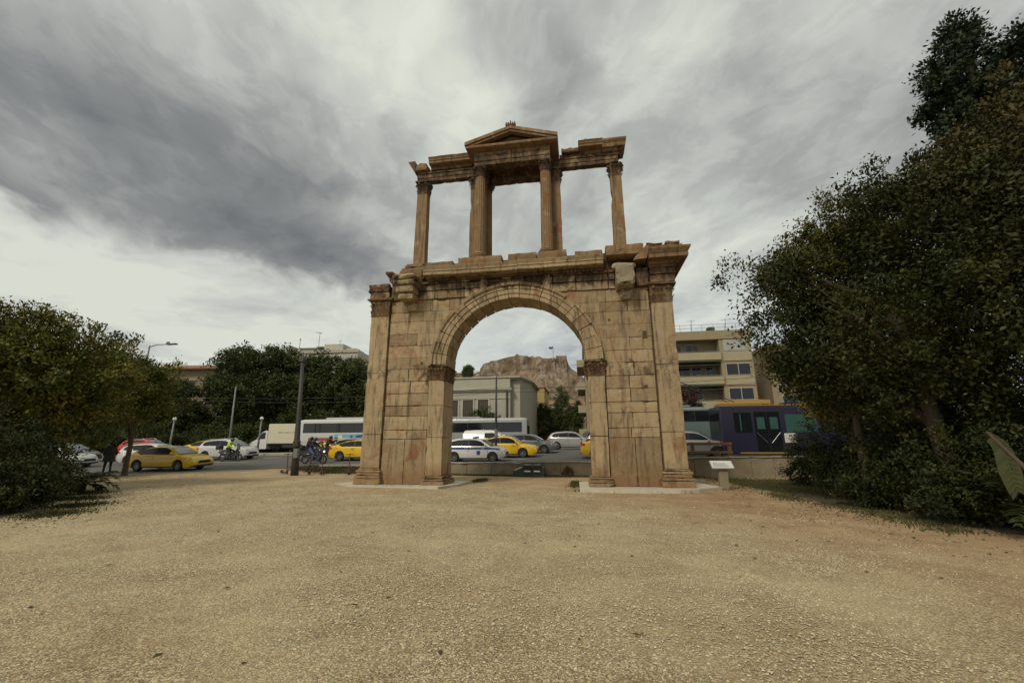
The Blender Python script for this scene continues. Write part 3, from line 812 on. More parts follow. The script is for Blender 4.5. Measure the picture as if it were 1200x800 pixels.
rows2 = axis_pts([(.02,30,16),(30,120,10),(120,1200,8)])
g2 = grid_obj('terrain', xs, rows2, lambda x, y: road(x, y)-.05, 'soil', fy2); tag(g2, kind='structure')
xr_ = axis_pts([(-120,-40,16),(-40,25,60),(25,120,16)])
rd = grid_obj('road', xr_, axis_pts([(.0,8,28)]), lambda x, y: road(x, y), 'asphalt', lambda x, r_: ye(x)+.0+(30.0-ye(x))*r_/8); tag(rd, kind='structure')
# lane markings
mk = MB()
for Y, dash in ((11.9, 1), (15.6, 1), (8.75, 0)):
    x = -60
    while x < 45:
        L = 3.0 if dash else 4.0
        if Y > ye(x)+.3 and (dash or x > -13): mk.add([(x, Y-.07, road(x, Y-.07)+.006), (x+L, Y-.07, road(x+L, Y-.07)+.006), (x+L, Y+.07, road(x+L, Y+.07)+.006), (x, Y+.07, road(x, Y+.07)+.006)], [(0,1,2,3)])
        x += 7 if dash else 4.0
o = mk.build('road_marking', 'road_paint'); tag(o, kind='structure')
# far pavement and the median
pv = MB()
for i in range(60):
    x0 = -120+4*i; x1 = x0+4
    zs = [road(x, y)+.13 for x in (x0, x1) for y in (30, 36.5)]
    pv.add([(x0,30,zs[0]),(x0,36.5,zs[1]),(x1,36.5,zs[3]),(x1,30,zs[2]),(x0,30,zs[0]-.2),(x1,30,zs[2]-.2)], [(0,3,2,1),(0,4,5,3)])
o = pv.build('pavement', 'pavement'); tag(o, kind='structure')
md = MB()
for i in range(14):
    x0 = -48+2.4*i; x1 = x0+2.39
    md.add([(x0,19,road(x0,19)+.15),(x1,19,road(x1,19)+.15),(x1,20.4,road(x1,20.4)+.15),(x0,20.4,road(x0,20.4)+.15),(x0,19,road(x0,19)-.05),(x1,19,road(x1,19)-.05),(x1,20.4,road(x1,20.4)-.05),(x0,20.4,road(x0,20.4)-.05)], [(0,1,2,3),(0,4,5,1),(1,5,6,2),(2,6,7,3),(3,7,4,0)])
o = md.build('median', 'kerb'); tag(o, kind='structure')
# kerb of the park side (west of the monument) rising to a retaining wall
kb = MB()
x = -13.6
while x < -6.8:
    x1 = x+.98; ya, yb = ye(x), ye(x1)
    vs = [(x,ya-.12,ground(x,ya-.2)-.1),(x,ya+.1,road(x,ya)-.1),(x1,yb+.1,road(x1,yb)-.1),(x1,yb-.12,ground(x1,yb-.2)-.1),(x,ya-.12,road(x,ya)+.07),(x,ya+.1,road(x,ya)+.07),(x1,yb+.1,road(x1,yb)+.07),(x1,yb-.12,road(x1,yb)+.07)]
    kb.add(vs, [(0,3,7,4),(4,7,6,5),(1,5,6,2),(0,4,5,1),(2,6,7,3)]); x = x1+.015
o = kb.build('kerb', 'kerb'); tag(o, kind='structure')
wt = thing('retaining_wall', 'low stained retaining wall with pale coping along the near edge of the road', 'wall', (-6.8, 8.2, 0))
wm = MB(); wc = MB(); x = -6.8
while x < 40:
    L = random.choice((1.15, 1.5, 1.8)); x1 = x+L; t = road((x+x1)/2, 8.3)
    zt = t+.06+(.16*sm(5.5, 8, x))
    wm.rock(x+6.8+.006, x1+6.8-.006, -.06, .28, -.3, zt, seg=.3, amp=.01, ero=.02, tint=0, seed=x)
    wm.box(x+6.8, x1+6.8, .0, .22, -.3, zt-.02, .5)
    wc.rock(x+6.8+.004, x1+6.8-.004, -.12, .34, zt+.002, zt+.075, seg=.5, amp=.006, ero=.012); x = x1
wm.build('masonry', 'wall_stone', wt); wc.build('coping', 'kerb', wt)

# scattered gravel stones near the viewer (uncountable)
def rand_stones(name, n, xr, yr, smin, smax, mat, zf, dens=None, seed=1):
    r_ = np.random.default_rng(seed)
    X = r_.uniform(*xr, n*3); Y = r_.uniform(*yr, n*3)
    if dens is not None:
        k = np.array([dens(a, b) for a, b in zip(X, Y)]) > r_.random(n*3); X, Y = X[k][:n], Y[k][:n]
    n = len(X); Z = np.array([zf(a, b) for a, b in zip(X, Y)])
    base = np.array([(1,0,0),(-.5,.87,0),(-.5,-.87,0),(.3,.1,.7)])*1.0
    base = np.array([(1,.1,0),(.1,.9,0),(-1,.2,0),(-.2,-.95,0),(.35,.25,.75),(-.35,-.2,.65)])
    s = (smin+(smax-smin)*r_.random(n)**2.5)[:, None, None]
    ang = r_.uniform(0, 2*math.pi, n); c, s_ = np.cos(ang), np.sin(ang)
    B = base[None]*(1+r_.uniform(-.3, .3, (n, 6, 3)))*s
    V_ = np.empty_like(B); V_[..., 0] = B[..., 0]*c[:, None]-B[..., 1]*s_[:, None]; V_[..., 1] = B[..., 0]*s_[:, None]+B[..., 1]*c[:, None]; V_[..., 2] = B[..., 2]*.75-.15*s[..., 0]
    V_ += np.stack([X, Y, Z], 1)[:, None, :]
    tri = np.array([(0,1,4),(1,2,4),(2,5,4),(2,3,5),(3,0,5),(0,4,5)])
    Fc = (tri[None]+np.arange(n)[:, None, None]*6).reshape(-1, 3)
    return raw_mesh(name, V_.reshape(-1, 3), Fc, np.repeat(r_.random(n), 6), mat)
def raw_mesh(name, V_, Fc, tint, mat, parent=None):
    me = bpy.data.meshes.new(name); k = Fc.shape[1]
    me.vertices.add(len(V_)); me.vertices.foreach_set('co', np.ascontiguousarray(V_, dtype=np.float32).ravel())
    me.loops.add(Fc.size); me.loops.foreach_set('vertex_index', Fc.ravel().astype(np.int32))
    me.polygons.add(len(Fc)); me.polygons.foreach_set('loop_start', np.arange(0, Fc.size, k, dtype=np.int32))
    me.update(calc_edges=True)
    a = me.attributes.new('tint', 'FLOAT', 'FACE'); a.data.foreach_set('value', tint.astype(np.float32))
    me.materials.append(MATS[mat])
    o = bpy.data.objects.new(name, me); COL.objects.link(o)
    if parent: o.parent = parent
    return o
def bare(x, y):
    d = .55+.6*noise.noise(Vector((x*.45, y*.45, 7)))+.25*noise.noise(Vector((x*1.7, y*1.7, 2)))
    return max(.04, d-.5*sm(.3, 6, x+.55*y))
o = rand_stones('gravel', 170000, (-9, 12), (-16.8, -6), .005, .016, 'pebbles', gz, bare, 2)
tag(o, 'pale loose gravel scattered over the forecourt ground', 'gravel', kind='stuff')
o = rand_stones('gravel', 26000, (-16, 13), (-7, 1), .010, .028, 'pebbles', gz, bare, 5)
tag(o, 'pale loose gravel farther out in front of the arch', 'gravel', kind='stuff')

# ================================================================== GREENERY
def leaves(name, ells, n_clump, per, size, mat, parent=None, seed=1, clump_r=(.35, .8), up=.35, flat=.8, aspect=.5, shell=.55, floor=None):
    """crown: many twig-clumps through the volume of ellipsoids, each clump a burst of small leaves"""
    r_ = np.random.default_rng(seed)
    w = np.array([(e[3]*e[4]*e[5])**.67 for e in ells]); w = w/w.sum()
    pick = r_.choice(len(ells), n_clump, p=w); E = np.array(ells)[pick]
    d = r_.normal(size=(n_clump, 3)); d /= np.linalg.norm(d, axis=1)[:, None]
    rad = shell+(1-shell)*r_.random(n_clump)**.6
    rad *= 1+.16*r_.normal(size=n_clump)
    C_ = E[:, :3]+d*E[:, 3:6]*rad[:, None]
    cr = r_.uniform(*clump_r, n_clump)*(1.15-.35*rad)
    M = n_clump*per
    ci = np.repeat(np.arange(n_clump), per)
    # twigs: leaves bunched along short random twigs
    nt = max(3, per//9); tdir = r_.normal(size=(n_clump, nt, 3)); tdir[..., 2] += up; tdir += d[:, None, :]*.8
    tdir /= np.linalg.norm(tdir, axis=2)[..., None]
    tsel = r_.integers(0, nt, M); td = tdir[ci, tsel]
    t = r_.random(M)**.7
    P = C_[ci]+td*(t*cr[ci])[:, None]*np.array([1, 1, flat])+r_.normal(size=(M, 3))*(.10*cr[ci]+size*.5)[:, None]
    if floor is not None: P[:, 2] = np.maximum(P[:, 2], floor+r_.random(M)*.3)
    ax = td+r_.normal(size=(M, 3))*.7; ax /= np.linalg.norm(ax, axis=1)[:, None]
    nr = r_.normal(size=(M, 3))*.8+d[ci]*.6; nr[:, 2] += .7
    sd = np.cross(ax, nr); sd /= np.linalg.norm(sd, axis=1)[:, None]+1e-9
    L = size*(.6+.8*r_.random(M)); W = L*aspect
    nn = np.cross(sd, ax)
    a = P-ax*(L/2)[:, None]; b = P+sd*(W/2)[:, None]+nn*(L*.08)[:, None]; c = P+ax*(L/2)[:, None]; e = P-sd*(W/2)[:, None]+nn*(L*.08)[:, None]
    V_ = np.stack([a, b, c, e], 1).reshape(-1, 3)
    Fc = np.arange(4*M).reshape(-1, 4)
    tint = np.clip(.5+.28*r_.normal(size=n_clump)[ci]+.11*r_.normal(size=M), 0, 1)
    return raw_mesh(name, V_, Fc, tint, mat, parent)
def limbs(name, base, top, r0, ends, mat, parent, n=8):
    m = MB(); b = Vector(base); t = Vector(top)
    pts = [b.lerp(t, k/5)+noise.noise_vector(Vector((k*1.3, r0*9, base[0])))*.12*(0 < k < 6) for k in range(6)]
    m.tube([b-Vector((0,0,.15))]+[b+Vector((0,0,.1))]+pts[1:], [r0*1.45, r0*1.1]+[r0*(1-.1*k) for k in range(1, 6)], 10)
    for i, e in enumerate(ends):
        s = pts[2+i % 4]; e = Vector(e); mid = s.lerp(e, .5)+Vector((0, 0, .25))
        m.tube([s, mid, e], [r0*.5, r0*.32, r0*.08], 6)
        for q in range(2):
            e2 = mid.lerp(e, .4)+Vector((random.uniform(-1,1), random.uniform(-1,1), random.uniform(.2,1)))*(e-s).length*.3
            m.tube([mid, e2], [r0*.2, r0*.05], 5)
    return m.build(name, mat, parent, smooth=True)
def tree(name, label, cat, loc, ells, mat, n, per, size, group=None, r0=.18, seed=1, bark='bark', trunk_top=None, limb=True, **kw):
    t = thing(name, label, cat, loc, 0, group)
    c = ells[0]; tt = trunk_top or (c[0]*.6, c[1]*.6, c[2])
    ends = [(e[0], e[1], e[2]+e[5]*.3) for e in ells] if limb else []
    limbs('trunk', (0, 0, 0), tt, r0, ends, bark, t)
    leaves('crown', ells, n, per, size, mat, t, seed, **kw)
    return t
# right-hand thicket (real places east of the forecourt)
tree('broadleaf_tree', 'biggest dark leafy tree at right, its long branch reaching left toward the arch', 'tree', (11.6,-5.6,0),
     [(-.6,.3,5.2,2.3,2.1,2.6),(-2.0,.6,5.8,1.6,1.3,1.2),(.6,-.6,7.4,2.2,2.0,1.6),(-3.15,1.1,6.75,1.1,.55,.4),(-1.7,1.1,3.9,1.25,1.3,1.2),(1.4,-1.6,5.0,2.2,2.2,3.0),(.1,.1,3.0,1.6,1.5,1.4),(-.4,.2,8.0,1.2,1.1,.8),(-2.9,1.5,4.7,.9,.8,.8),(-2.6,1.3,3.6,.8,.8,.6)],
     'leaf_dark', 640, 140, .105, r0=.22, seed=11, clump_r=(.35, .95))
tree('conifer_tree', 'tall dark conifer whose top rises above everything at the right edge', 'tree', (16.6,-3.8,0),
     [(0,0,8.5,2.8,2.4,3.0),(-.15,0,11.6,1.9,1.6,1.7),(-.5,-.1,13.4,1.25,1.1,1.4),(.8,-.55,13.9,1.0,.8,.6),(-.55,0,15.3,.5,.5,1.0),(-1.1,.3,12.6,.8,.7,.35),(1.0,-.6,12.6,.8,.7,.5),(-.9,.2,14.3,.6,.5,.3)],
     'leaf_conifer', 620, 100, .14, r0=.28, seed=12, clump_r=(.22, .6), flat=.55, trunk_top=(-.5,-.1,15.4), limb=False, shell=.2)
tree('autumn_tree', 'brownish autumn tree with spiky upright branches above the right-hand foliage', 'tree', (14.3,-6.2,0),
     [(0,0,8.6,2.0,2.0,1.6),(.7,-.2,9.9,.7,.7,.9),(-1.2,.4,8.0,1.2,1.1,1.0),(1.0,-.9,8.7,1.2,1.2,1.0)], 'leaf_autumn', 330, 85, .12, r0=.18, seed=13, clump_r=(.3, .7))
tree('broadleaf_tree', 'olive-green tree with sparse upright top sprays at the left shoulder of the right-hand foliage', 'tree', (10.6,-3.9,0),
     [(0,0,6.8,1.3,1.3,1.3),(-.2,-.5,8.1,.5,.5,1.0),(-.9,.2,6.9,.9,.8,.8),(.6,-.6,7.6,1.0,1.0,.8)], 'leaf_left', 230, 80, .10, r0=.12, seed=14, clump_r=(.3, .7))
tree('broadleaf_tree', 'dark tree standing behind the big one beside the road wall', 'tree', (15.0,1.6,0),
     [(0,0,4.8,3.0,2.6,3.0),(-.6,.2,4.2,1.7,1.7,1.3),(1.5,-1.5,6.0,2.4,2.4,2.4),(0,-.5,7.4,2.2,2.0,1.6)], 'leaf_dark', 480, 90, .14, r0=.2, seed=15, clump_r=(.4, .9))
tree('broadleaf_tree', 'nearest dark tree closing the right edge of the view', 'tree', (14.0,-9.6,0),
     [(0,0,5.2,2.4,2.2,2.4),(-.8,.6,2.9,2.0,1.7,1.9),(.4,.6,6.9,1.8,1.8,1.2),(1.6,0,3.4,2.0,2.0,2.6)], 'leaf_dark', 440, 120, .12, r0=.2, seed=16, clump_r=(.4, 1.0))
tree('yellowing_shrub', 'yellow-leaved shrub behind the roof of the violet trolleybus', 'shrub', (16.2,7.0,0),
     [(0,0,3.6,1.5,1.0,.8),(-1.1,0,3.9,.9,.8,.5)], 'leaf_yellow', 90, 60, .12, r0=.08, seed=17)
def bush(name, label, loc, ells, mat, n, per, size, group, seed, **kw):
    t = thing(name, label, 'bush', loc, 0, group); m = MB()
    for e in ells[:4]: m.tube([(0,0,-.05), (e[0]*.5, e[1]*.5, e[2]*.5), (e[0], e[1], e[2])], [.04,.03,.012], 6)
    m.build('stem', 'bark', t); leaves('foliage', ells, n, per, size, mat, t, seed, **kw); return t
RG = 'bushes under the right-hand trees'
for i, (x, y, z, w, lab) in enumerate(((11.2,-2.2,.85,.8,'rounded dark bush at the left end of the right-hand thicket, nearest the signboard'),(12.6,2.6,1.3,1.1,'dark bush against the road wall behind the thicket\'s left end'),(10.9,-4.6,.9,1.1,'wide dark bush at the foot of the big leafy tree on the right'),(11.2,-6.9,1.0,1.2,'dark bush left of the huge drooping palm leaf'),(12.4,-8.4,1.3,1.3,'tall dark bush behind the huge drooping palm leaf'),(12.2,-3.2,1.6,1.5,'deep dark bush in the shade between the right-hand trunks'),(14.2,.6,1.4,1.5,'dark bush beside the road wall under the rear right tree'))):
    bush('dark_bush', lab, (x, y, 0), [(0,0,z,w,w*.9,z),(w*.5,-.3,z*.7,w*.8,w*.7,z*.7),(-w*.3,.3,z*.6,w*.8,w*.8,z*.6)], 'leaf_dark', int(150*w), 75, .085, RG, 40+i, clump_r=(.2,.45), floor=.03)
# left-hand greenery
tree('broadleaf_tree', 'green and ochre tree whose trunk stands beside the nearest yellow taxi', 'tree', (-21.4,2.4,.22),
     [(-.6,-.6,4.5,2.5,2.2,1.6),(.8,-1.0,4.5,1.2,1.1,1.0),(-2.6,-.5,4.9,2.3,2.1,1.5),(-1.4,-1.0,5.6,1.8,1.7,.9),(.7,-.9,3.6,.8,.8,.8)], 'leaf_left', 620, 85, .15, r0=.13, seed=21, bark='bark', clump_r=(.35,.9), trunk_top=(.5,-.4,3.6))
tree('broadleaf_tree', 'dense dark green tree at the far left edge', 'tree', (-17.6,-5.6,.1),
     [(0,0,4.2,2.6,2.4,2.0),(1.3,1.2,4.6,1.6,1.6,1.4),(-.6,-1.3,4.6,2.2,2.0,1.6),(.4,1.6,3.0,1.8,1.6,1.3),(.3,-.2,5.6,1.2,1.2,.9)], 'leaf_left', 680, 85, .13, r0=.2, seed=22, clump_r=(.3,.75))
tree('broadleaf_tree', 'dark tree behind the far left one, standing over the parked cars', 'tree', (-25.5,-2.5,.2),
     [(0,0,4.6,3.2,3.0,2.3),(1.6,.5,3.6,2.0,2.0,1.4),(-2,0,4.4,2.4,2.4,2.2),(-.5,1.0,3.3,2.6,1.6,1.1)], 'leaf_dark', 620, 85, .17, r0=.22, seed=23, clump_r=(.4,.9))
LG = 'bushes at the left edge'
for i, (x, y, z, w, lab) in enumerate(((-11.8,-8.6,.7,.9,'low dark bush in the lower left corner of the view'),(-13.9,-7.2,.9,1.0,'dark bush behind the lower left corner one'),(-14.6,-6.8,1.2,1.3,'tall dark bush under the far left tree'),(-17.6,-4.9,1.1,1.1,'dark bush between the far left tree and the palm'),(-19.6,-4.2,1.0,1.3,'dark bush behind the small palm on the left'),(-13.2,-9.4,1.5,1.3,'tall dark bush cut by the left edge of the view'))):
    bush('dark_bush', lab, (x, y, .05), [(0,0,z,w,w*.9,z),(w*.5,.3,z*.7,w*.8,w*.7,z*.7),(-w*.3,-.3,z*.6,w*.8,w*.8,z*.6)], 'leaf_dark', int(150*w), 75, .085, LG, 60+i, clump_r=(.2,.45), floor=.08)
def frond(m, base, az, L, elev, droop, w=.10, nl=22, ll=.5, vee=.5, tint=.5):
    """feather palm leaf: arching rachis with leaflets"""
    b = Vector(base); dx, dy = math.cos(az), math.sin(az); pts = []
    for k in range(nl+1):
        s = k/nl; e = elev-droop*s
        if k == 0: p = b.copy()
        else: p = pts[-1]+Vector((dx*math.cos(e), dy*math.cos(e), math.sin(e)))*(L/nl)
        pts.append(p)
    m.tube(pts, [.011*(1-.8*k/nl) for k in range(nl+1)], 4, .9)
    side = Vector((-dy, dx, 0))
    for k in range(2, nl+1):
        s = k/nl; f = (pts[k]-pts[k-1]).normalized(); l_ = ll*math.sin(math.pi*min(1, .15+.85*s))**.6*(1-.35*s)
        for sg in (-1, 1):
            d = (f*.8+side*sg*.8+Vector((0,0,random.uniform(-.25,.35)))).normalized(); q = pts[k]+d*l_-Vector((0,0,l_*l_*.25)); n_ = f.cross(d).normalized()*0+f*w*.5
            mid = pts[k].lerp(q, .55)+Vector((0,0,.02))
            m.add([pts[k]-n_*.5, pts[k]+n_*.5, mid+n_*.9, q, mid-n_*.9], [(0,1,2,3,4)], tint+random.uniform(-.2,.2))
def palm(label, loc, n, L, seed, mat='leaf_palm', el=(.5, 1.3), ll=.5):
    random.seed(seed); t = thing('small_palm', label, 'palm', loc, 0)
    st = MB(); st.tube([(0,0,-.05),(0,0,.35)], [.14,.12], 10); st.build('trunk', 'bark', t)
    m = MB()
    for k in range(n): frond(m, (0,0,.3), 2*math.pi*k/n+random.uniform(-.2,.2), L*random.uniform(.8,1.1), random.uniform(*el), random.uniform(1.0,1.9), nl=18, ll=ll)
    m.build('fronds', mat, t); return t
palm('small palm with pale arching fronds spilling onto the gravel at left', (-14.9,-4.5,.1), 20, 1.15, 5, 'leaf_palm', (.1,1.2), .42)
palm('dark feathery palm growing between the bushes at left', (-14.9,-6.3,.08), 20, 1.8, 6, 'leaf_left', (.7,1.4))
palm('dark feathery palm in the shade of the right-hand thicket', (11.4,-7.6,.02), 18, 1.7, 8, 'leaf_dark')
# one huge broad leaf hanging at right
random.seed(9)
bl = thing('broadleaf_plant', 'single huge pale green drooping palm leaf hanging at the right edge', 'plant', (10.52,-9.25,0))
m = MB(); m.tube([(0,0,-.03),(-.2,.12,1.0),(-.62,.36,1.86)], [.06,.045,.02], 8); m.build('stem', 'bark', bl)
m = MB(); pts = [Vector((-.62,.36,1.86))]
for k in range(1, 15):
    a = -.3-1.27*min(1, k/5); pts.append(pts[-1]+Vector((.04*math.cos(a)*1.3+.004, -.03*math.cos(a), 0.078*math.sin(a))))
m.tube(pts, [.016*(1-.7*k/14) for k in range(15)], 5, .9)
for k in range(1, 14):
    wv = .12*math.sin(math.pi*(k+1)/16)**.7+.02
    for sg in (-1, 1):
        d = Vector((.78*sg, -.6*sg, 0)); dn = Vector((0, 0, -.13))
        a, b = pts[k], pts[k]+(pts[k+1]-pts[k])*.82
        q0 = a+d*wv+dn; q1 = b+d*wv*.96+dn*1.15
        m.add([a, (a+q0)/2+Vector((.02,-.03,.03)), q0, q1, (b+q1)/2+Vector((.02,-.03,.03)), b], [(0,1,4,5),(1,2,3,4)], .5+random.uniform(-.3,.3))
m.build('leaf_blade', 'leaf_palm', bl)

# grass and weeds
def grass_mesh(name, spots, n, h, mat, seed, label):
    r_ = np.random.default_rng(seed); P = []
    spots = np.array(spots); w = spots[:, 2]*spots[:, 3]; w /= w.sum(); k = r_.choice(len(spots), n, p=w)
    X = spots[k, 0]+r_.normal(size=n)*spots[k, 2]*.5; Y = spots[k, 1]+r_.normal(size=n)*spots[k, 3]*.5
    hh = h*(.4+.9*r_.random(n))
    keep = (Y < 8.05); X, Y, hh = X[keep], Y[keep], hh[keep]; n = len(X)
    Z = np.array([gz(a, b) for a, b in zip(X, Y)])
    a = r_.uniform(0, 2*math.pi, n); wd = .012+.01*r_.random(n); ln = r_.normal(size=(n, 2))*.4*hh[:, None]
    p0 = np.stack([X-np.cos(a)*wd, Y-np.sin(a)*wd, Z-.01], 1); p1 = np.stack([X+np.cos(a)*wd, Y+np.sin(a)*wd, Z-.01], 1); p2 = np.stack([X+ln[:, 0], Y+ln[:, 1], Z+hh], 1)
    V_ = np.stack([p0, p1, p2], 1).reshape(-1, 3); Fc = np.arange(3*n).reshape(-1, 3)
    o = raw_mesh(name, V_, Fc, r_.random(n), mat); tag(o, label, 'grass', kind='stuff'); return o
sp = [(9.9+.1*k, 6.8-1.0*k, 1.0, .8) for k in range(8)]+[(9.3,-1.2-.7*k,.5,.5) for k in range(3)]+[(9.9,-3.6-.8*k,.7,.5) for k in range(6)]+[(11.5,4,2.2,3.5),(12,-1,2,3)]
grass_mesh('grass', sp, 20000, .07, 'grass', 1, 'sparse green grass strip along the edge of the right-hand thicket')
sp = [(x, 7.8, .7, .35) for x in np.arange(-14,9,.9)]+[(x, 7.2, .8, .5) for x in np.arange(-14.5,-8,.8)]+[(-2.3,3.9,.3,1.2),(2.4,2.5,.25,1.6),(3.2,-.75,.9,.12),(5.2,-.78,1.1,.1),(8.0,.75,.4,.25),(-4.6,-.55,1.5,.1)]
grass_mesh('grass', sp, 26000, .10, 'grass', 2, 'dry grass and weeds along the road wall and round the marble slabs')
sp = [(-10.2,-8.6,.7,.8),(-11.4,-7.2,.8,.7),(-13,-6,.9,.6),(-14.4,-4.9,.9,.6)]
grass_mesh('grass', sp, 5000, .05, 'leaf_dark', 3, 'dark ground cover at the foot of the left bushes')
r_ = np.random.default_rng(31); P_ = []
for (cx, cy, sx_, sy_, n_) in ((9.6,-3,.9,3.5,900),(9.2,2.5,.8,2.5,400),(-13,-6.5,1.6,1.8,700),(-20,1.0,2.2,1.2,400),(-9.6,-9.8,.7,.8,200),(2,-8,9,6,260)):
    P_.append(np.stack([r_.normal(cx, sx_, n_), r_.normal(cy, sy_, n_)], 1))
P_ = np.concatenate(P_); P_ = P_[P_[:, 1] < 7.8]; n_ = len(P_); Z_ = np.array([gz(a, b) for a, b in P_])+.012
an = r_.uniform(0, 6.28, n_); sz = r_.uniform(.02, .05, n_); ca, sa = np.cos(an), np.sin(an); q_ = []
for u, v, w_ in ((-1,0,.0),(0,-.5,.15),(1,0,.0),(0,.5,.15)): q_.append(np.stack([P_[:,0]+(u*ca-v*sa)*sz, P_[:,1]+(u*sa+v*ca)*sz, Z_+w_*sz*r_.uniform(0,2,n_)], 1))
o = raw_mesh('fallen_leaves', np.stack(q_, 1).reshape(-1, 3), np.arange(4*n_).reshape(-1, 4), r_.random(n_), 'leaf_autumn'); tag(o, 'small brown fallen leaves scattered on the gravel near the trees', 'leaves', kind='stuff')
# soil beds under the thickets, sheets laid a few mm over the gravel
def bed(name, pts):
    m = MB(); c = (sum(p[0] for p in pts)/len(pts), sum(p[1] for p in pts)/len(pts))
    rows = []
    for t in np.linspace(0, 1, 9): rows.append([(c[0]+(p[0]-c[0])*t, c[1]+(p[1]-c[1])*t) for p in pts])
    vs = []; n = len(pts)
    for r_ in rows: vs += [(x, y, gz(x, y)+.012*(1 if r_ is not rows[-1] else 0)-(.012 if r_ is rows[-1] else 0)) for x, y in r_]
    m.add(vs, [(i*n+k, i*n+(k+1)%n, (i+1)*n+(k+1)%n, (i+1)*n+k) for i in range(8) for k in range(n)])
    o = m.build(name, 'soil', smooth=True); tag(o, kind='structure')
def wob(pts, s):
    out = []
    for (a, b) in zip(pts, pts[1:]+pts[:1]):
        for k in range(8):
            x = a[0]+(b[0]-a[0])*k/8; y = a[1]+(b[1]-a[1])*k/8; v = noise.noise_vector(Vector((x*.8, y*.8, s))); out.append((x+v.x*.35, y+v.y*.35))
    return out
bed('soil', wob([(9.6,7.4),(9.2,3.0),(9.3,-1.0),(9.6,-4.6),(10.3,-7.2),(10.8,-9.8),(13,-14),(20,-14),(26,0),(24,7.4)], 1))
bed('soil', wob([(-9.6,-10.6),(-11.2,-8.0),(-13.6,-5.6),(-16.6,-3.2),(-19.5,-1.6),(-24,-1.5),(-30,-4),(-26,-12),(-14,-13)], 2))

# row of big trees across the road
RW = 'big trees in a row across the road'
rowspec = [(-44.3,26.0,8.6,3.0,'first tree from the left in the dark row across the road'),(-39.5,29.5,13.4,3.9,'second tree from the left in the dark row across the road'),(-35.2,31.5,13.6,4.0,'third tree from the left in the dark row, behind the white truck'),(-31.2,33.2,12.7,4.0,'fourth tree in the dark row, behind the tall utility pole'),(-27.0,34.8,12.2,3.7,'fifth tree in the dark row, behind the white coach'),(-23.4,36.6,11.2,3.2,'last tree of the dark row, close to the left pier of the arch'),(-18.6,38.4,11.5,3.0,'tree of the dark row hidden mostly behind the left pier'),(-50.5,22.5,11.5,3.7,'dark street tree beyond the parked red cars'),(-57,16.5,12,3.9,'dark street tree far left behind the nearer trees'),(-62,9,12,4.0,'leftmost dark street tree beyond the car park')]
proto = None
for i, (x, y, h, w, lab) in enumerate(rowspec):
    z = road(x, y)-.1; k = h/14.5
    if i % 3 == 0 or proto is None:
        proto = tree('street_tree', lab, 'tree', (x, y, z), [(0,0,8.6,4.0,3.2,3.6),(-1.6,.4,11.6,1.9,1.8,1.5),(1.5,-.4,12.2,1.9,1.8,1.4),(.1,0,13.2,1.3,1.2,.9),(-2.3,-.6,7.2,2.2,2,2.2),(2.3,.3,7.4,2.2,2,2.4),(0,-1.0,4.8,3.4,2.4,2.0)], 'leaf_row', 560, 60, .30, RW, .26, 70+i, clump_r=(.6,1.3), shell=.6)
        proto.scale = (w/3.9, w/3.9, k)
    else:
        o = copy_tree(proto); o.location = (x, y, z); o.rotation_euler.z = i*2.1; o.scale = (w/3.9, w/3.9, k); o['label'] = lab
for i in range(13):
    x = -47+i*2.6; y = 26.5+.62*i+.4*math.sin(i*2.1)
    if i == 0:
        hp = bush('hedge_bush', 'one of the dark dense shrubs forming the undergrowth under the row of big trees', (x, y, road(x, y)-.05), [(0,0,1.6,2.0,1.4,1.7),(.9,.2,2.9,1.4,1.2,1.2),(-.9,-.1,2.7,1.3,1.2,1.1)], 'leaf_row', 230, 60, .24, 'dark shrubs under the row of big trees', 88, clump_r=(.4,.8), floor=.05)
    else:
        o = copy_tree(hp); o.location = (x, y, road(x, y)-.05); o.rotation_euler.z = i*1.7; o.scale = (1, 1, .85+.3*((i*7) % 5)/5)
for i in range(8):
    x = -49.5-2.2*i; y = 24.0-2.3*i
    o = copy_tree(hp); o.location = (x, y, road(x, y)-.05); o.rotation_euler.z = i*2.3; o.scale = (1.15, 1.15, 1.0+.2*(i % 3))
# clipped bushes and a small pale-trunked tree before the row
for i, (x, y, s, lab) in enumerate(((-38.5,24.5,1.5,'rounded bush on the far pavement beyond the red cars'),(-34.5,25.5,1.6,'rounded bush on the far pavement behind the white SUV'),(-43.5,22,1.9,'large dark bush on the far pavement at left'),(-48.5,20,2.3,'dark bush far left behind the car park'))):
    bush('dark_bush', lab, (x, y, road(x, y)-.05), [(0,0,s,s*1.4,s,s*.95),(s*.8,0,s*.8,s,s*.8,s*.75)], 'leaf_row', 120, 60, .2, 'bushes across the road', 90+i, clump_r=(.4,.8), floor=.05)
bush('potted_bush', 'small bush in front of the tall windows of the pale classical building', (-8.6,31.4,road(-8.6,31.4)), [(0,0,3.7,1.3,1,.9),(1.3,0,3.4,.8,.7,.6),(-.9,0,3.5,.7,.7,.6)], 'leaf_row', 70, 60, .17, None, 96, clump_r=(.3,.6))
CY = 'dark trees along the side street below the rocky hill'
for i, (x, y, h, w, lab) in enumerate(((-2.9,46,6.2,1.5,'wide dark tree beside the yellow house'),(-.9,52,6.5,.9,'second dark tree in the side street, right of the yellow house'),(.9,60,6.8,.9,'thin tree in the middle of the side street'),(2.3,52,7.2,.7,'narrow dark cypress next to the balconies'),(-1.2,76,12.5,1.8,'round-topped dark tree high behind the yellow house'))):
    tree('street_tree', lab, 'tree', (x, y, road(x, y)), [(0,0,h*.5,w,w,h*.36),(0,.2,h*.75,w*.7,w*.7,h*.2)], 'leaf_row', int(130*w**.5), 60, .22, CY, .14, 100+i, clump_r=(.4,.8))
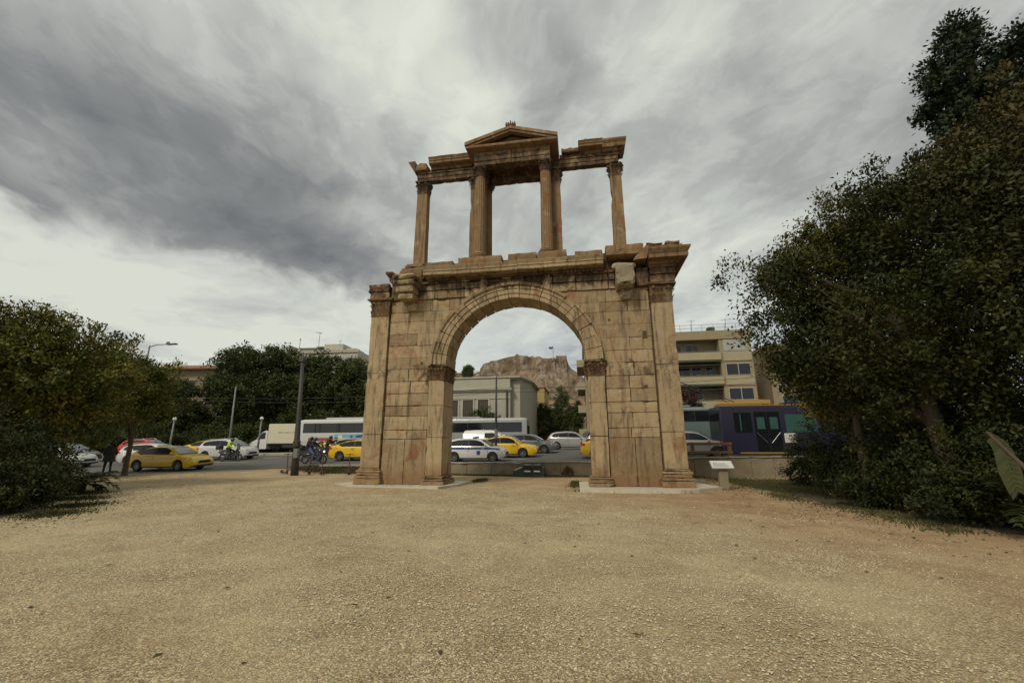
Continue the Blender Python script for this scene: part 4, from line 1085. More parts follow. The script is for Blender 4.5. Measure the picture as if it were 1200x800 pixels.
tree('blossom_tree', 'small reddish-leaved tree beside the right pier in front of the balconies', 'tree', (14.3,31,road(14,31)), [(0,0,4.9,.8,.8,1.2),(.3,0,3.8,.9,.8,.9)], 'blossom', 110, 50, .15, None, .1, 110, clump_r=(.3,.6))

# ================================================================== VEHICLES
def wheel(parent, x, y, r, w=.2, rim='alloy', n=28, spokes=7):
    sg = 1 if y > 0 else -1
    o = bpy.data.objects.new('wheel', None); COL.objects.link(o); o.parent = parent; o.location = (x, y, r)
    m = MB(); prof = [(r*.62,-w/2),(r*.9,-w/2),(r*.985,-w*.36),(r,-w*.2),(r,w*.2),(r*.985,w*.36),(r*.9,w/2),(r*.62,w/2)]
    Mx = Matrix.Rotation(R(90), 4, 'X')
    vs = []
    for (rr, z) in prof:
        for k in range(n): t = 2*math.pi*k/n; vs.append((rr*math.cos(t), z, rr*math.sin(t)))
    F = [(i*n+k, i*n+(k+1)%n, (i+1)*n+(k+1)%n, (i+1)*n+k) for i in range(7) for k in range(n)]
    m.add(vs, F); m.build('tyre', 'rubber', o, smooth=True, angle=40)
    m = MB(); yo = sg*w*.42
    m.add([(r*.63*math.cos(2*math.pi*k/n), sg*w*.2, r*.63*math.sin(2*math.pi*k/n)) for k in range(n)], [tuple(range(n))], mi=1)
    for k in range(n):
        t0, t1 = 2*math.pi*k/n, 2*math.pi*(k+1)/n
        a = [(rr*math.cos(t), yy, rr*math.sin(t)) for t in (t0, t1) for rr, yy in ((r*.64, yo), (r*.56, yo*.98), (r*.56, sg*w*.2))]
        m.add(a, [(0,3,4,1),(1,4,5,2)])
    for k in range(spokes):
        t = 2*math.pi*k/spokes+.3; c, s = math.cos(t), math.sin(t); wd = r*.07
        m.add([(c*r*.1-s*wd, yo*.8, s*r*.1+c*wd), (c*r*.1+s*wd, yo*.8, s*r*.1-c*wd), (c*r*.58+s*wd*.7, yo*.97, s*r*.58-c*wd*.7), (c*r*.58-s*wd*.7, yo*.97, s*r*.58+c*wd*.7)], [(0,1,2,3)])
    m.lathe([(r*.14,-.02),(r*.13,.02)], 12, M=Matrix.Translation((0, yo*.8, 0)) @ Mx)
    m.build('rim', [rim, 'black_trim'], o); return o
def interp(t, x): return lerp(t, x)
STY = {
 'liftback': dict(L=4.66, W=1.81, H=1.46, top=[(-2.33,.72),(-2.28,.98),(-2.1,1.06),(-1.75,1.07),(-.9,.94),(.95,.99),(1.5,.93),(2.0,.84),(2.26,.72),(2.33,.58)],
   roof=[(-2.02,1.06),(-1.5,1.23),(-.95,1.38),(-.35,1.455),(.1,1.46),(.45,1.425),(.8,1.27),(1.22,.98)], win=[(-1.62,1.13),(-1.15,1.27),(-.7,1.36),(-.1,1.395),(.3,1.375),(.62,1.25),(.93,1.02),(.8,.99),(-1.3,.99)], split=[-.32], wx=(-1.38,1.33), r=.325, ws=(1.17,1.0,.48,1.405), rw=(-1.95,1.08,-1.02,1.35)),
 'suv': dict(L=4.45, W=1.84, H=1.64, top=[(-2.22,.75),(-2.18,1.02),(-2.05,1.12),(-1.5,1.08),(1.0,1.08),(1.6,1.03),(2.0,.95),(2.18,.8),(2.22,.62)],
   roof=[(-2.1,1.1),(-1.9,1.38),(-1.7,1.52),(-1.3,1.6),(-.5,1.64),(.1,1.62),(.45,1.56),(.85,1.36),(1.25,1.08)], win=[(-1.78,1.2),(-1.6,1.42),(-1.2,1.5),(-.4,1.545),(.2,1.52),(.5,1.43),(.95,1.14),(.85,1.1),(-1.55,1.12)], split=[-1.12,-.22], wx=(-1.3,1.38), r=.35, ws=(1.2,1.1,.5,1.53), rw=(-2.08,1.15,-1.82,1.48)),
 'hatch': dict(L=4.15, W=1.76, H=1.47, top=[(-2.07,.7),(-2.04,.95),(-1.95,1.04),(-1.4,.98),(.95,.99),(1.4,.95),(1.8,.86),(2.02,.72),(2.07,.58)],
   roof=[(-1.98,1.02),(-1.82,1.25),(-1.6,1.38),(-1.1,1.45),(-.3,1.47),(.15,1.45),(.5,1.38),(.85,1.2),(1.15,.99)], win=[(-1.62,1.08),(-1.45,1.28),(-1.0,1.37),(-.3,1.4),(.15,1.38),(.5,1.28),(.88,1.03),(.8,1.0),(-1.4,1.02)], split=[-.3], wx=(-1.22,1.28), r=.31, ws=(1.12,1.01,.5,1.36), rw=(-1.95,1.06,-1.7,1.33)),
 'estate': dict(L=4.7, W=1.8, H=1.5, top=[(-2.35,.72),(-2.31,.98),(-2.2,1.05),(-1.5,1.0),(1.0,.99),(1.5,.94),(2.0,.84),(2.3,.7),(2.35,.58)],
   roof=[(-2.25,1.04),(-2.1,1.25),(-1.85,1.4),(-1.2,1.47),(-.3,1.5),(.2,1.47),(.55,1.4),(.9,1.2),(1.25,.99)], win=[(-1.95,1.1),(-1.75,1.3),(-1.2,1.38),(-.3,1.42),(.2,1.4),(.55,1.29),(.98,1.03),(.9,1.0),(-1.75,1.04)], split=[-1.15,-.25], wx=(-1.35,1.38), r=.325, ws=(1.2,1.01,.55,1.38), rw=(-2.2,1.08,-1.95,1.35)),
 'van': dict(L=4.6, W=1.84, H=1.86, top=[(-2.3,.8),(-2.29,1.1),(-2.2,1.15),(-1,1.15),(1.25,1.15),(1.7,1.05),(2.1,.92),(2.27,.75),(2.3,.6)],
   roof=[(-2.27,1.14),(-2.24,1.6),(-2.1,1.82),(-1,1.86),(.2,1.85),(.6,1.8),(.95,1.6),(1.45,1.15)], win=[(-.3,1.2),(-.3,1.62),(.45,1.62),(.75,1.5),(1.15,1.2),(1.0,1.15)], split=[], wx=(-1.35,1.45), r=.33, ws=(1.4,1.17,.68,1.73), rw=(-2.27,1.2,-2.2,1.65)),
}
def car(name, label, cat, X, Y, rz, style, paint, group=None, extra=None, zoff=0):
    S_ = STY[style]; L, W, H = S_['L'], S_['W'], S_['H']; r = S_['r']
    tilt = .05 if abs(math.cos(rz)) > .5 else 0
    t = thing(name, label, cat, (X, Y, road(X, Y)+zoff), rz, group, tilt=(tilt if math.cos(rz) > 0 else -tilt))
    zb = .2; top = S_['top']; st = sorted(set([round(x, 3) for x in list(np.linspace(-L/2, L/2, 34))]+[round(w+d, 3) for w in S_['wx'] for d in np.linspace(-r-.07, r+.07, 13)]))
    def hw(x):
        u = abs(x)/(L/2); return W/2*(1-.16*max(0, (u-.72)/.28)**2.2)
    ra = r+.045; vs = []; NR = 9
    for x in st:
        w = hw(x); zt = interp(top, x); e = sm(L/2-.35, L/2, abs(x)); zl = zb+.16*e
        za = 0
        for wx in S_['wx']:
            if abs(x-wx) < ra: za = max(za, r+math.sqrt(ra*ra-(x-wx)**2))
        zs = max(zl, za); mid = min(max(.56, zs+.02), zt-.08)
        half = [(0, zl), (w-.28, zl), (w-.27, zs), (w-.02, zs), (w+.0, min(zs+.05, mid)), (w+.005, mid), (w-.035, max(mid+.01, zt-.1)), (w-.13, zt-.012), (0, zt+.025)]
        for (y, z) in half: vs.append((x, y, z))
        for (y, z) in half[1:-1][::-1]: vs.append((x, -y, z))
    n = 2*NR-2; F = []
    for i in range(len(st)-1):
        for k in range(n): j = (k+1) % n; F.append((i*n+k, (i+1)*n+k, (i+1)*n+j, i*n+j))
    F += [tuple(range(n)), tuple(range((len(st)-1)*n, len(st)*n))[::-1]]
    b = MB(); b.add(vs, F)
    # greenhouse
    rf = S_['roof']; gx = sorted(set([round(x, 3) for x, _ in rf]+[round(x, 3) for x in np.linspace(rf[0][0], rf[-1][0], 22)])); vs = []
    wb = W/2-.10
    def yside(z, x=0): return (wb-.34*(z-1.0))*(1-.07*max(0, (abs(x)-.9)/1.2)**1.5)
    for x in gx:
        z = interp(rf, x); zb_ = min(z-.01, interp(top, x)-.04); y0 = yside(zb_, x); y1 = yside(z, x)
        half = [(y0, zb_), (y1-.0, max(zb_+.005, z-.09)), (y1-.05, max(zb_+.008, z-.035)), (y1-.16, z-.004), (0, z+.012)]
        for (y, zz) in half: vs.append((x, y, zz))
        for (y, zz) in half[:-1][::-1]: vs.append((x, -y, zz))
    n = 9; F = []
    for i in range(len(gx)-1):
        for k in range(n-1): F.append((i*n+k, (i+1)*n+k, (i+1)*n+k+1, i*n+k+1))
    b.add(vs, F)
    body = b.build('body', paint, t, smooth=True, angle=32)
    # glass
    wn = S_['win']
    def clip(poly, lo, hi):
        for lim, keep in ((lo, 1), (hi, -1)):
            out = []
            for p, q in zip(poly, poly[1:]+poly[:1]):
                ip = (p[0]-lim)*keep >= 0; iq = (q[0]-lim)*keep >= 0
                if ip: out.append(p)
                if ip != iq: s = (lim-p[0])/(q[0]-p[0]); out.append((lim, p[1]+(q[1]-p[1])*s))
            poly = out
        return poly
    cuts = [-9]+S_['split']+[9]
    for sg in (-1, 1):
        fr = MB(); 
        fr.add([(x, sg*(yside(z, x)+.006), z) for x, z in [( .0 + x*1.0, z) for x, z in wn]], [tuple(range(len(wn)))])
        for lo, hi in zip(cuts, cuts[1:]):
            pl = clip(wn, lo+.035, hi-.035)
            if len(pl) < 3: continue
            cxx = sum(p[0] for p in pl)/len(pl); czz = sum(p[1] for p in pl)/len(pl)
            pl = [(cxx+(x-cxx)*.965, czz+(z-czz)*.93) for x, z in pl]
            gm = MB(); gm.add([(x, sg*(yside(z, x)+.011), z) for x, z in pl], [tuple(range(len(pl)))]); gm.build('side_window', 'glass_car', t)
        fr.build('window_frame', 'black_trim', t)
        for hx in [c+.28*0-.12 for c in S_['split'][-1:]]+[S_['split'][-1]+.98 if S_['split'] else .4]:
            hm = MB(); hm.bev(hx-.1, hx+.08, *sorted((sg*(W/2-.03), sg*(W/2+.02))), .84, .87, .008); hm.build('door_handle', paint, t)
        sm_ = MB(); 
        for sx in (S_['split'][-1:] if S_['split'] else [-.35])+[.98]:
            sm_.add([(sx-.005, sg*(W/2+.008), .34), (sx+.005, sg*(W/2+.008), .34), (sx+.005, sg*(W/2-.005), .9), (sx-.005, sg*(W/2-.005), .9)], [(0,1,2,3)])
        sm_.box(S_['wx'][0]+ra, S_['wx'][1]-ra, *sorted((sg*(W/2-.02), sg*(W/2+.004))), zb+.01, zb+.085)
        sm_.build('sill_trim', 'black_trim', t)
        mr = MB(); mr.ball((S_['ws'][0]-.28, sg*(W/2+.05), 1.06), (.08, .09, .07), 10, 7); mr.tube([(S_['ws'][0]-.26, sg*(W/2-.1), .99), (S_['ws'][0]-.26, sg*(W/2+.02), 1.03)], .02, 6); mr.build('mirror', paint, t, smooth=True)
        fx = L/2; hl = MB(); hy = hw(fx-.12)
        zt_ = interp(top, fx-.14)
        hl.add([(fx-.02, sg*(hy-.42), zt_-.2), (fx-.10, sg*(hy-.08), zt_-.16), (fx-.42, sg*(hw(fx-.42)+.004), zt_-.07), (fx-.40, sg*(hw(fx-.42)-.05), zt_+.035), (fx-.10, sg*(hy-.14), zt_-.03), (fx-.01, sg*(hy-.42), zt_-.09)], [(0,1,4,5),(1,2,3,4)])
        hl.build('headlight', 'lamp_clear', t)
        tl = MB(); rx = -L/2
        tl.add([(rx-.012, sg*(hw(rx+.05)-.36), .80), (rx-.006, sg*(hw(rx+.05)-.02), .80), (rx+.30, sg*(hw(rx+.3)+.008), .84), (rx+.28, sg*(hw(rx+.3)-.035), .97), (rx+.015, sg*(hw(rx+.05)-.07), .98), (rx-.002, sg*(hw(rx+.05)-.36), .95)], [(0,1,4,5),(1,2,3,4)])
        tl.build('taillight', 'lamp_red', t)
        for wx in S_['wx']: wheel(t, wx, sg*(W/2-.115), r)
    wsx, wsz, wtx, wtz = S_['ws']; g = MB(); ya, yb = yside(wsz)-.06, yside(wtz)-.1
    g.add([(wsx+.035, -ya, wsz+.03), (wsx+.035, ya, wsz+.03), (wtx+.03, yb, wtz+.02), (wtx+.03, -yb, wtz+.02), (wsx+.06, 0, wsz+.035), (wtx+.04, 0, wtz+.035)], [(0,4,5,3),(4,1,2,5)]); g.build('windshield', 'windshield', t)
    a, az, b2, bz = S_['rw']; g = MB(); ya, yb = yside(az)-.1, yside(bz)-.14
    g.add([(a-.025, -ya, az+.03), (a-.025, ya, az+.03), (b2-.025, yb, bz+.025), (b2-.025, -yb, bz+.025)], [(0,3,2,1)]); g.build('rear_window', 'glass_car', t)
    fb = MB(); fx = L/2
    fb.add([(fx+.006, -.5, .44), (fx+.006, .5, .44), (fx-.0, .42, .62), (fx-.0, -.42, .62)], [(0,1,2,3)])
    fb.bev(fx-.06, fx+.012, -.72, .72, .27, .38, .02); fb.build('grille', 'black_trim', t)
    rb = MB(); rb.bev(-fx-.012, -fx+.06, -.7, .7, .27, .4, .02); rb.bev(-fx-.016, -fx+.03, -.27, .27, .6, .71, .005, mi=1); rb.build('rear_bumper', ['black_trim', 'sign_white'], t)
    if extra: extra(t, S_)
    return t
def taxi_sign(t, S_):
    m = MB(); m.bev(-.28, -.04, -.2, .2, S_['H'], S_['H']+.12, .03); m.build('roof_sign', 'sign_white', t)
def roof_rails(t, S_):
    for s in (-1, 1):
        m = MB(); m.tube([(-1.5, s*.58, 1.58), (-1.3, s*.58, 1.64), (0, s*.58, 1.68), (.3, s*.58, 1.61)], .018, 6); m.build('roof_rail', 'alloy', t)
def police_kit(t, S_):
    m = MB(); m.bev(-.1, .12, -.52, .52, 1.47, 1.57, .03); m.build('light_bar', 'deep_blue', t)
    for s in (-1, 1):
        m = MB(); W2 = S_['W']/2
        m.add([(-1.9, s*(W2-.012), .80), (.95, s*(W2-.012), .80), (1.75, s*(W2-.028), .77), (1.75, s*(W2-.038), .86), (.95, s*(W2-.026), .93), (-1.9, s*(W2-.028), .93)], [(0,1,4,5),(1,2,3,4)]); m.build('side_stripe', 'police_blue', t)
        m = MB(); x0 = .38; m.add([(x0-.12, s*(W2+.012), .72), (x0+.12, s*(W2+.012), .72), (x0+.12, s*(W2+.014), .52), (x0, s*(W2+.014), .44), (x0-.12, s*(W2+.014), .52)], [(0,1,2,3,4)])
        m.build('shield_emblem', 'police_blue', t)
TX = 'yellow taxis on the road'
car('taxi', 'whole yellow taxi at left, the nearest car, at the gravel edge beside the tree trunk', 'taxi', -22.7, 6.2, R(3), 'liftback', 'taxi_yellow', TX)
car('taxi', 'yellow taxi partly hidden by the left outer edge of the arch', 'taxi', -13.15, 12.55, 0, 'liftback', 'taxi_yellow', TX)
car('taxi', 'yellow taxi with a small roof sign seen whole through the archway', 'taxi', -2.75, 13.9, 0, 'liftback', 'taxi_yellow', TX, taxi_sign)
car('taxi', 'yellow taxi whose tail only shows at the right side of the archway', 'taxi', 4.95, 12.3, 0, 'liftback', 'taxi_yellow', TX)
car('taxi', 'yellow taxi of which little shows behind the white SUV', 'taxi', -30.6, 17.6, 0, 'liftback', 'taxi_yellow', TX)
car('taxi', 'yellow taxi half hidden behind the motor scooters left of the arch', 'taxi', -17.2, 17.4, 0, 'liftback', 'taxi_yellow', TX)
car('suv', 'white SUV with roof rails behind the rider in the yellow vest', 'car', -26.2, 14.6, R(2), 'suv', 'car_white', None, roof_rails)
car('estate_car', 'white estate car right behind the nearest yellow taxi', 'car', -28.7, 10.6, R(4), 'estate', 'car_white')
car('hatchback', 'red hatchback nearest the tree trunk at left', 'car', -33.4, 14.2, R(4), 'hatch', 'car_red', 'red cars at left')
car('suv', 'red SUV farther back above the white estate car', 'car', -36.6, 16.8, R(4), 'suv', 'car_red', 'red cars at left', roof_rails)
car('hatchback', 'white car behind the standing person at left', 'car', -33.2, 7.6, R(14), 'hatch', 'car_white')
car('estate_car', 'dark grey car farthest left behind the standing person', 'car', -38.5, 11.8, R(8), 'estate', 'car_grey')
car('estate_car', 'silver estate car behind the yellow taxi at the left pier', 'car', -15.0, 15.9, 0, 'estate', 'car_silver')
car('police_car', 'white patrol car with blue stripe and roof light in the archway', 'car', -4.15, 10.35, 0, 'hatch', 'car_white', None, police_kit)
car('estate_car', 'dark car with pale roof just behind the yellow taxi in the archway', 'car', -1.6, 17.9, R(-2), 'estate', 'car_grey')
car('van', 'small white panel van in front of the silver coach', 'van', -5.2, 19.6, 0, 'van', 'car_white')
car('suv', 'silver SUV seen through the right part of the archway', 'car', 1.75, 23.5, R(-3), 'suv', 'car_silver')
car('hatchback', 'white hatchback next to the silver SUV at the right side of the archway', 'car', 5.2, 20.6, R(-3), 'hatch', 'car_white')
car('suv', 'silver car between the right pier and the violet trolleybus', 'car', 9.55, 11.9, 0, 'suv', 'car_silver')
car('van', 'grey van far up the side street below the hill', 'van', 3.6, 38.0, R(100), 'van', 'car_grey')

# coaches
def rounded_rect(y0, y1, z0, z1, r, n=5):
    pts = []
    for cy, cz, a0 in ((y1-r, z1-r, 0), (y0+r, z1-r, 90), (y0+r*.4, z0+r*.4, 180), (y1-r*.4, z0+r*.4, 270)):
        rr = r if a0 < 180 else r*.4
        for k in range(n+1): a = R(a0+90*k/n); pts.append((cy+rr*math.cos(a), cz+rr*math.sin(a)))
    return pts
def coach(name, label, cat, X, Y, rz, L, H, paint, band, group=None, npan=6, roof_unit=True, tint='glass_dark', wheels=(.22, .78)):
    t = thing(name, label, cat, (X, Y, road(X, Y)), rz, group); W = 2.5; b = MB()
    sl = [(0, .82, .25), (.12, .95, .08), (.45, 1, 0), (L-.45, 1, 0), (L-.12, .95, .08), (L, .82, .25)]
    vs = []; 
    for (x, k, d) in sl: pl = rounded_rect(-W/2*(.9+.1*k), W/2*(.9+.1*k), .32, H-d*.6, .25); vs += [(x-L/2, y, z) for y, z in pl]
    n = len(pl); F = [tuple(range(n))[::-1], tuple(range(5*n, 6*n))]
    for i in range(5):
        for k in range(n): F.append((i*n+k, i*n+(k+1)%n, (i+1)*n+(k+1)%n, (i+1)*n+k))
    b.add(vs, F); b.build('body', paint, t, smooth=True, angle=35)
    z0, z1 = band
    for s in (-1, 1):
        xs = np.linspace(-L/2+.55, L/2-.55, npan+1)
        bk = MB(); bk.bev(-L/2+.5, L/2-.5, *sorted((s*(W/2-.02), s*(W/2+.012))), z0, z1, .01); bk.build('window_band', 'black_trim', t)
        for a, c in zip(xs, xs[1:]):
            m = MB(); m.bev(a+.03, c-.03, *sorted((s*(W/2-.01), s*(W/2+.02))), z0+.05, z1-.05, .006); m.build('side_window', tint, t)
        m = MB(); m.box(-L/2+.5, L/2-.5, *sorted((s*(W/2-.02), s*(W/2+.006))), .95, .975); m.box(-L/2+.5, L/2-.5, *sorted((s*(W/2-.02), s*(W/2+.008))), .36, .42)
        for k in range(1, 6): m.box(-L/2+L*k/6, -L/2+L*k/6+.02, *sorted((s*(W/2-.02), s*(W/2+.005))), .45, 1.35)
        m.build('panel_seam', 'black_trim', t)
        for u in wheels: 
            a = MB(); wx = -L/2+L*u; a.lathe([(.56,-.02),(.56,.02)], 28, M=Matrix.Translation((wx, s*(W/2-.01), .52)) @ Matrix.Rotation(R(90), 4, 'X')); a.build('wheel_arch', 'black_trim', t)
            wheel(t, wx, s*(W/2-.1), .5, .28, 'steel_grey', spokes=5)
    for s in (-1, 1):
        m = MB(); m.bev(*sorted((s*(L/2-.1), s*(L/2+.02))), -1.0, 1.0, 1.45, H-.75, .05); m.build('windshield' if s == 1 else 'rear_window', 'glass_dark', t)
        for q in (-1, 1): m = MB(); m.bev(*sorted((s*(L/2-.1), s*(L/2+.03))), *sorted((q*.7, q*1.05)), .62, .8, .02); m.build('headlight' if s == 1 else 'taillight', 'lamp_clear' if s == 1 else 'lamp_red', t)
    if roof_unit: m = MB(); m.bev(-L*.28, L*.1, -.95, .95, H-.02, H+.16, .07); m.build('roof_unit', paint, t)
    return t
coach('coach', 'silver coach with a dark window band parked before the pale classical building', 'coach', -9.0, 27.7, 0, 12.4, 3.22, 'coach_silver', (1.75, 2.75), 'tour coaches')
cw = coach('coach', 'white coach with blue picture graphics and a red stripe left of the arch', 'coach', -19.6, 23.9, 0, 12.2, 3.25, 'coach_white', (1.9, 2.85), 'tour coaches')
m = MB(); m.box(-4.9, -2.2, -1.275, -1.2, 1.12, 1.42); m.build('red_stripe', 'red_paint', cw)
m = MB(); rr = random.Random(4); x = -2.1
while x < 5.4:
    w = rr.uniform(.25, .7); h = rr.uniform(.2, .5); zc = rr.uniform(1.2, 1.55)
    m.add([(x, -1.268, zc-h/2), (x+w, -1.268, zc-h/2+rr.uniform(-.06,.1)), (x+w*1.15, -1.268, zc+h/2), (x+.12, -1.268, zc+h/2-rr.uniform(0,.1))], [(0,1,2,3)], mi=rr.choice((0,0,1,2,2))); x += w*.9
m.box(-2.1, 5.5, -1.262, -1.2, 1.0, 1.75, mi=0); m.build('side_graphics', ['light_blue', 'sign_white', 'deep_blue'], cw)
coach('coach', 'pale teal coach behind the silver car right of the arch', 'coach', 9.6, 16.2, 0, 10.5, 3.2, 'coach_teal', (2.15, 2.95), 'tour coaches', npan=8)
coach('coach', 'second white coach beyond the left pier behind the graphics coach', 'coach', -34.5, 28.2, 0, 11.0, 3.1, 'coach_white', (1.8, 2.7), 'tour coaches') if False else None

# trolleybus
tb = thing('trolleybus', 'dark violet trolleybus with yellow roof edge half behind the right-hand trees', 'trolleybus', (11.15, 10.35, road(13, 10.4)-.05), 0)
L = 12.0; H = 3.2; b = MB(); pl = rounded_rect(0, 2.5, .3, H, .12)
vs = []
for (x, d) in ((0, .05), (.06, 0), (L-.1, 0), (L, .06)): vs += [(x, y+(d if y < 1.2 else -d), z-(d if z > 1 else -d)) for y, z in pl]
n = len(pl); F = [tuple(range(n))[::-1], tuple(range(3*n, 4*n))]+[(i*n+k, i*n+(k+1)%n, (i+1)*n+(k+1)%n, (i+1)*n+k) for i in range(3) for k in range(n)]
b.add(vs, F); b.build('body', 'violet_paint', tb, smooth=True, angle=30)
m = MB(); m.bev(.75, 1.75, -.012, .03, 1.55, 2.75, .01); m.build('side_window', 'glass_dark', tb)
m = MB(); m.bev(1.08, 1.15, -.018, .02, 1.65, 2.65, .005); m.build('window_post', 'glass_teal', tb)
for i, x0 in enumerate((1.9, 2.62)):
    d = MB(); d.bev(x0, x0+.7, -.014, .03, .42, 2.78, .01); dd = d.build('door', 'glass_dark', tb)
    g = MB(); g.bev(x0+.13, x0+.57, -.022, .02, 1.75, 2.45, .006); g.build('door_glass', 'glass_teal', dd)
    h = MB(); s = 1 if i == 0 else -1; xc = x0+.35; h.tube([(xc-s*.28, -.035, 1.55), (xc+s*.25, -.035, .95)], .014, 6); h.build('handrail', 'alloy', dd)
for k in range(4):
    m = MB(); m.bev(3.62+k*1.9, 5.35+k*1.9, -.012, .03, 1.55, 2.6, .01); m.build('side_window', 'glass_teal' if k == 0 else 'glass_dark', tb)
m = MB(); m.bev(.9, 3.6, -.02, .04, .33, .41, .008); m.bev(.0, 11.9, -.01, .02, H-.06, H-.0, .01); m.build('yellow_trim', 'bus_yellow', tb)
m = MB(); m.bev(.3, 2.6, .3, 2.1, H, H+.22, .05); m.build('roof_unit', 'bus_yellow', tb)
m = MB(); m.bev(4.2, 6.8, .5, 2.0, H, H+.25, .05); m.build('roof_unit', 'violet_paint', tb)
m = MB()
for y in (.9, 1.6): m.tube([(1.5, y, H+.15), (.7, y, H+.5), (-2.6, y, H+1.9)], .03, 6)
m.build('trolley_pole', 'steel_dark', tb)
m = MB(); m.bev(3.45, 4.15, -.025, .02, .95, 1.5, .01); m.bev(3.5, 4.1, -.028, .02, 1.0, 1.45, .005, mi=1); m.build('side_notice', ['sign_white', 'sign_white'], tb)
for x in (4.9, 9.4):
    for y in (.12, 2.38):
        a = MB(); a.lathe([(.58,-.02),(.58,.02)], 28, M=Matrix.Translation((x, .0 if y < 1 else 2.5, .5)) @ Matrix.Rotation(R(90), 4, 'X')); a.build('wheel_arch', 'black_trim', tb); wheel(tb, x, -.0+.06 if y < 1 else 2.42, .47, .26, 'steel_grey', spokes=5)
for z in (2.0,): m = MB(); m.bev(-.015, .03, .25, 2.25, 1.6, 2.8, .02); m.build('rear_window', 'glass_dark', tb)
for y in (.25, 2.25): m = MB(); m.bev(-.02, .03, y-.12, y+.12, .8, 1.1, .01); m.build('taillight', 'lamp_red', tb)

# box truck
tk = thing('box_truck', 'white box truck facing left with a line of small lettering on its side', 'truck', (-27.6, 25.4, road(-27.6, 25.4)), 0)
m = MB(); m.bev(-2.8, 2.2, -1.08, 1.08, .95, 3.0, .03); m.build('cargo_box', 'cream_box', tk)
m = MB(); m.bev(1.4, 1.43, -1.095, -1.05, 1.0, 2.95, .005); m.bev(-2.8, 2.2, -1.09, -1.05, .93, 1.0, .005)
for x in (2.0, 2.15): m.bev(x, x+.03, -1.095, -1.05, 1.0, 2.95, .004)
m.build('box_trim', 'steel_grey', tk)
m = MB(); pl = [(-2.9,.4),(-4.95,.4),(-5.0,1.0),(-4.2,1.35),(-3.55,2.12),(-3.2,2.3),(-2.9,2.3)]
m.prism(pl, -1.0, 1.0, 'y'); m.build('cab', 'car_white', tk)
m = MB(); m.add([(-3.12, -1.006, 1.45), (-4.1, -1.006, 1.38), (-3.62, -1.006, 1.98), (-3.4, -1.006, 2.12), (-3.12, -1.006, 2.12)], [(0,1,2,3,4)]); m.build('side_window', 'glass_car', tk); m = MB(); m.add([(-3.12, 1.006, 1.45), (-4.1, 1.006, 1.38), (-3.62, 1.006, 1.98), (-3.4, 1.006, 2.12), (-3.12, 1.006, 2.12)], [(4,3,2,1,0)]); m.build('side_window', 'glass_car', tk)
m = MB(); m.add([(-4.14, -.9, 1.41), (-4.14, .9, 1.41), (-3.58, .85, 2.1), (-3.58, -.85, 2.1)], [(0,3,2,1)]); m.build('windshield', 'windshield', tk)
m = MB(); m.bev(-3.0, -2.8, -.8, .8, 2.35, 2.85, .05); m.build('cooling_unit', 'car_white', tk)
m = MB(); m.box(-2.8, 2.2, -.6, .6, .55, .93); m.bev(-1.0, .4, -1.02, -.6, .5, .85, .02); m.build('chassis', 'black_trim', tk)
for x in (-4.1, 1.0):
    for y in (-.9, .9): wheel(tk, x, y, .36, .22, 'steel_grey', spokes=5)
m = MB(); rr = random.Random(8); x = -1.6
for k in range(18):
    w = rr.uniform(.06, .11)
    if k not in (5, 12): m.add([(x+.02, -1.088, 2.02), (x+w, -1.088, 2.02+.04*(k % 2)), (x+w+.02, -1.088, 2.13+.03*(k == 0)), (x+.01, -1.088, 2.12)], [(0,1,2,3)])
    x += .125
m.build('lettering', 'grey_plastic', tk)

# ================================================================== PEOPLE (one skinned surface each)
def skin_body(name, J, E_, parent, mats):
    """J: joint -> (pos, radius); E_: (a, b, material index). Skin modifier grown round the joints."""
    names = list(J); idx = {k: i for i, k in enumerate(names)}
    me = bpy.data.meshes.new(name); me.from_pydata([J[k][0] for k in names], [(idx[a], idx[b]) for a, b, _ in E_], [])
    o = bpy.data.objects.new(name, me); COL.objects.link(o)
    md_ = o.modifiers.new('s', 'SKIN'); md_.use_smooth_shade = True
    for k in names:
        v = me.skin_vertices[0].data[idx[k]]; r_ = J[k][1]; v.radius = (r_, r_) if not isinstance(r_, tuple) else r_; v.use_root = (k == 'pelvis')
    sd = o.modifiers.new('d', 'SUBSURF'); sd.levels = 1; sd.render_levels = 1
    dg = bpy.context.evaluated_depsgraph_get(); m2 = bpy.data.meshes.new_from_object(o.evaluated_get(dg))
    bpy.data.objects.remove(o); o = bpy.data.objects.new(name, m2); COL.objects.link(o); o.parent = parent
    for m_ in mats: m2.materials.append(MATS[m_])
    segs = [(Vector(J[a][0]), Vector(J[b][0]), (J[a][1] if not isinstance(J[a][1], tuple) else J[a][1][0]), mi) for a, b, mi in E_]
    for p in m2.polygons:
        best = None
        for a, b, r_, mi in segs:
            ab = b-a; t = max(0, min(1, (p.center-a).dot(ab)/max(1e-9, ab.length_squared))); d = (p.center-(a+ab*t)).length-r_*.5
            if best is None or d < best[0]: best = (d, mi)
        p.material_index = best[1]; p.use_smooth = True
    return o
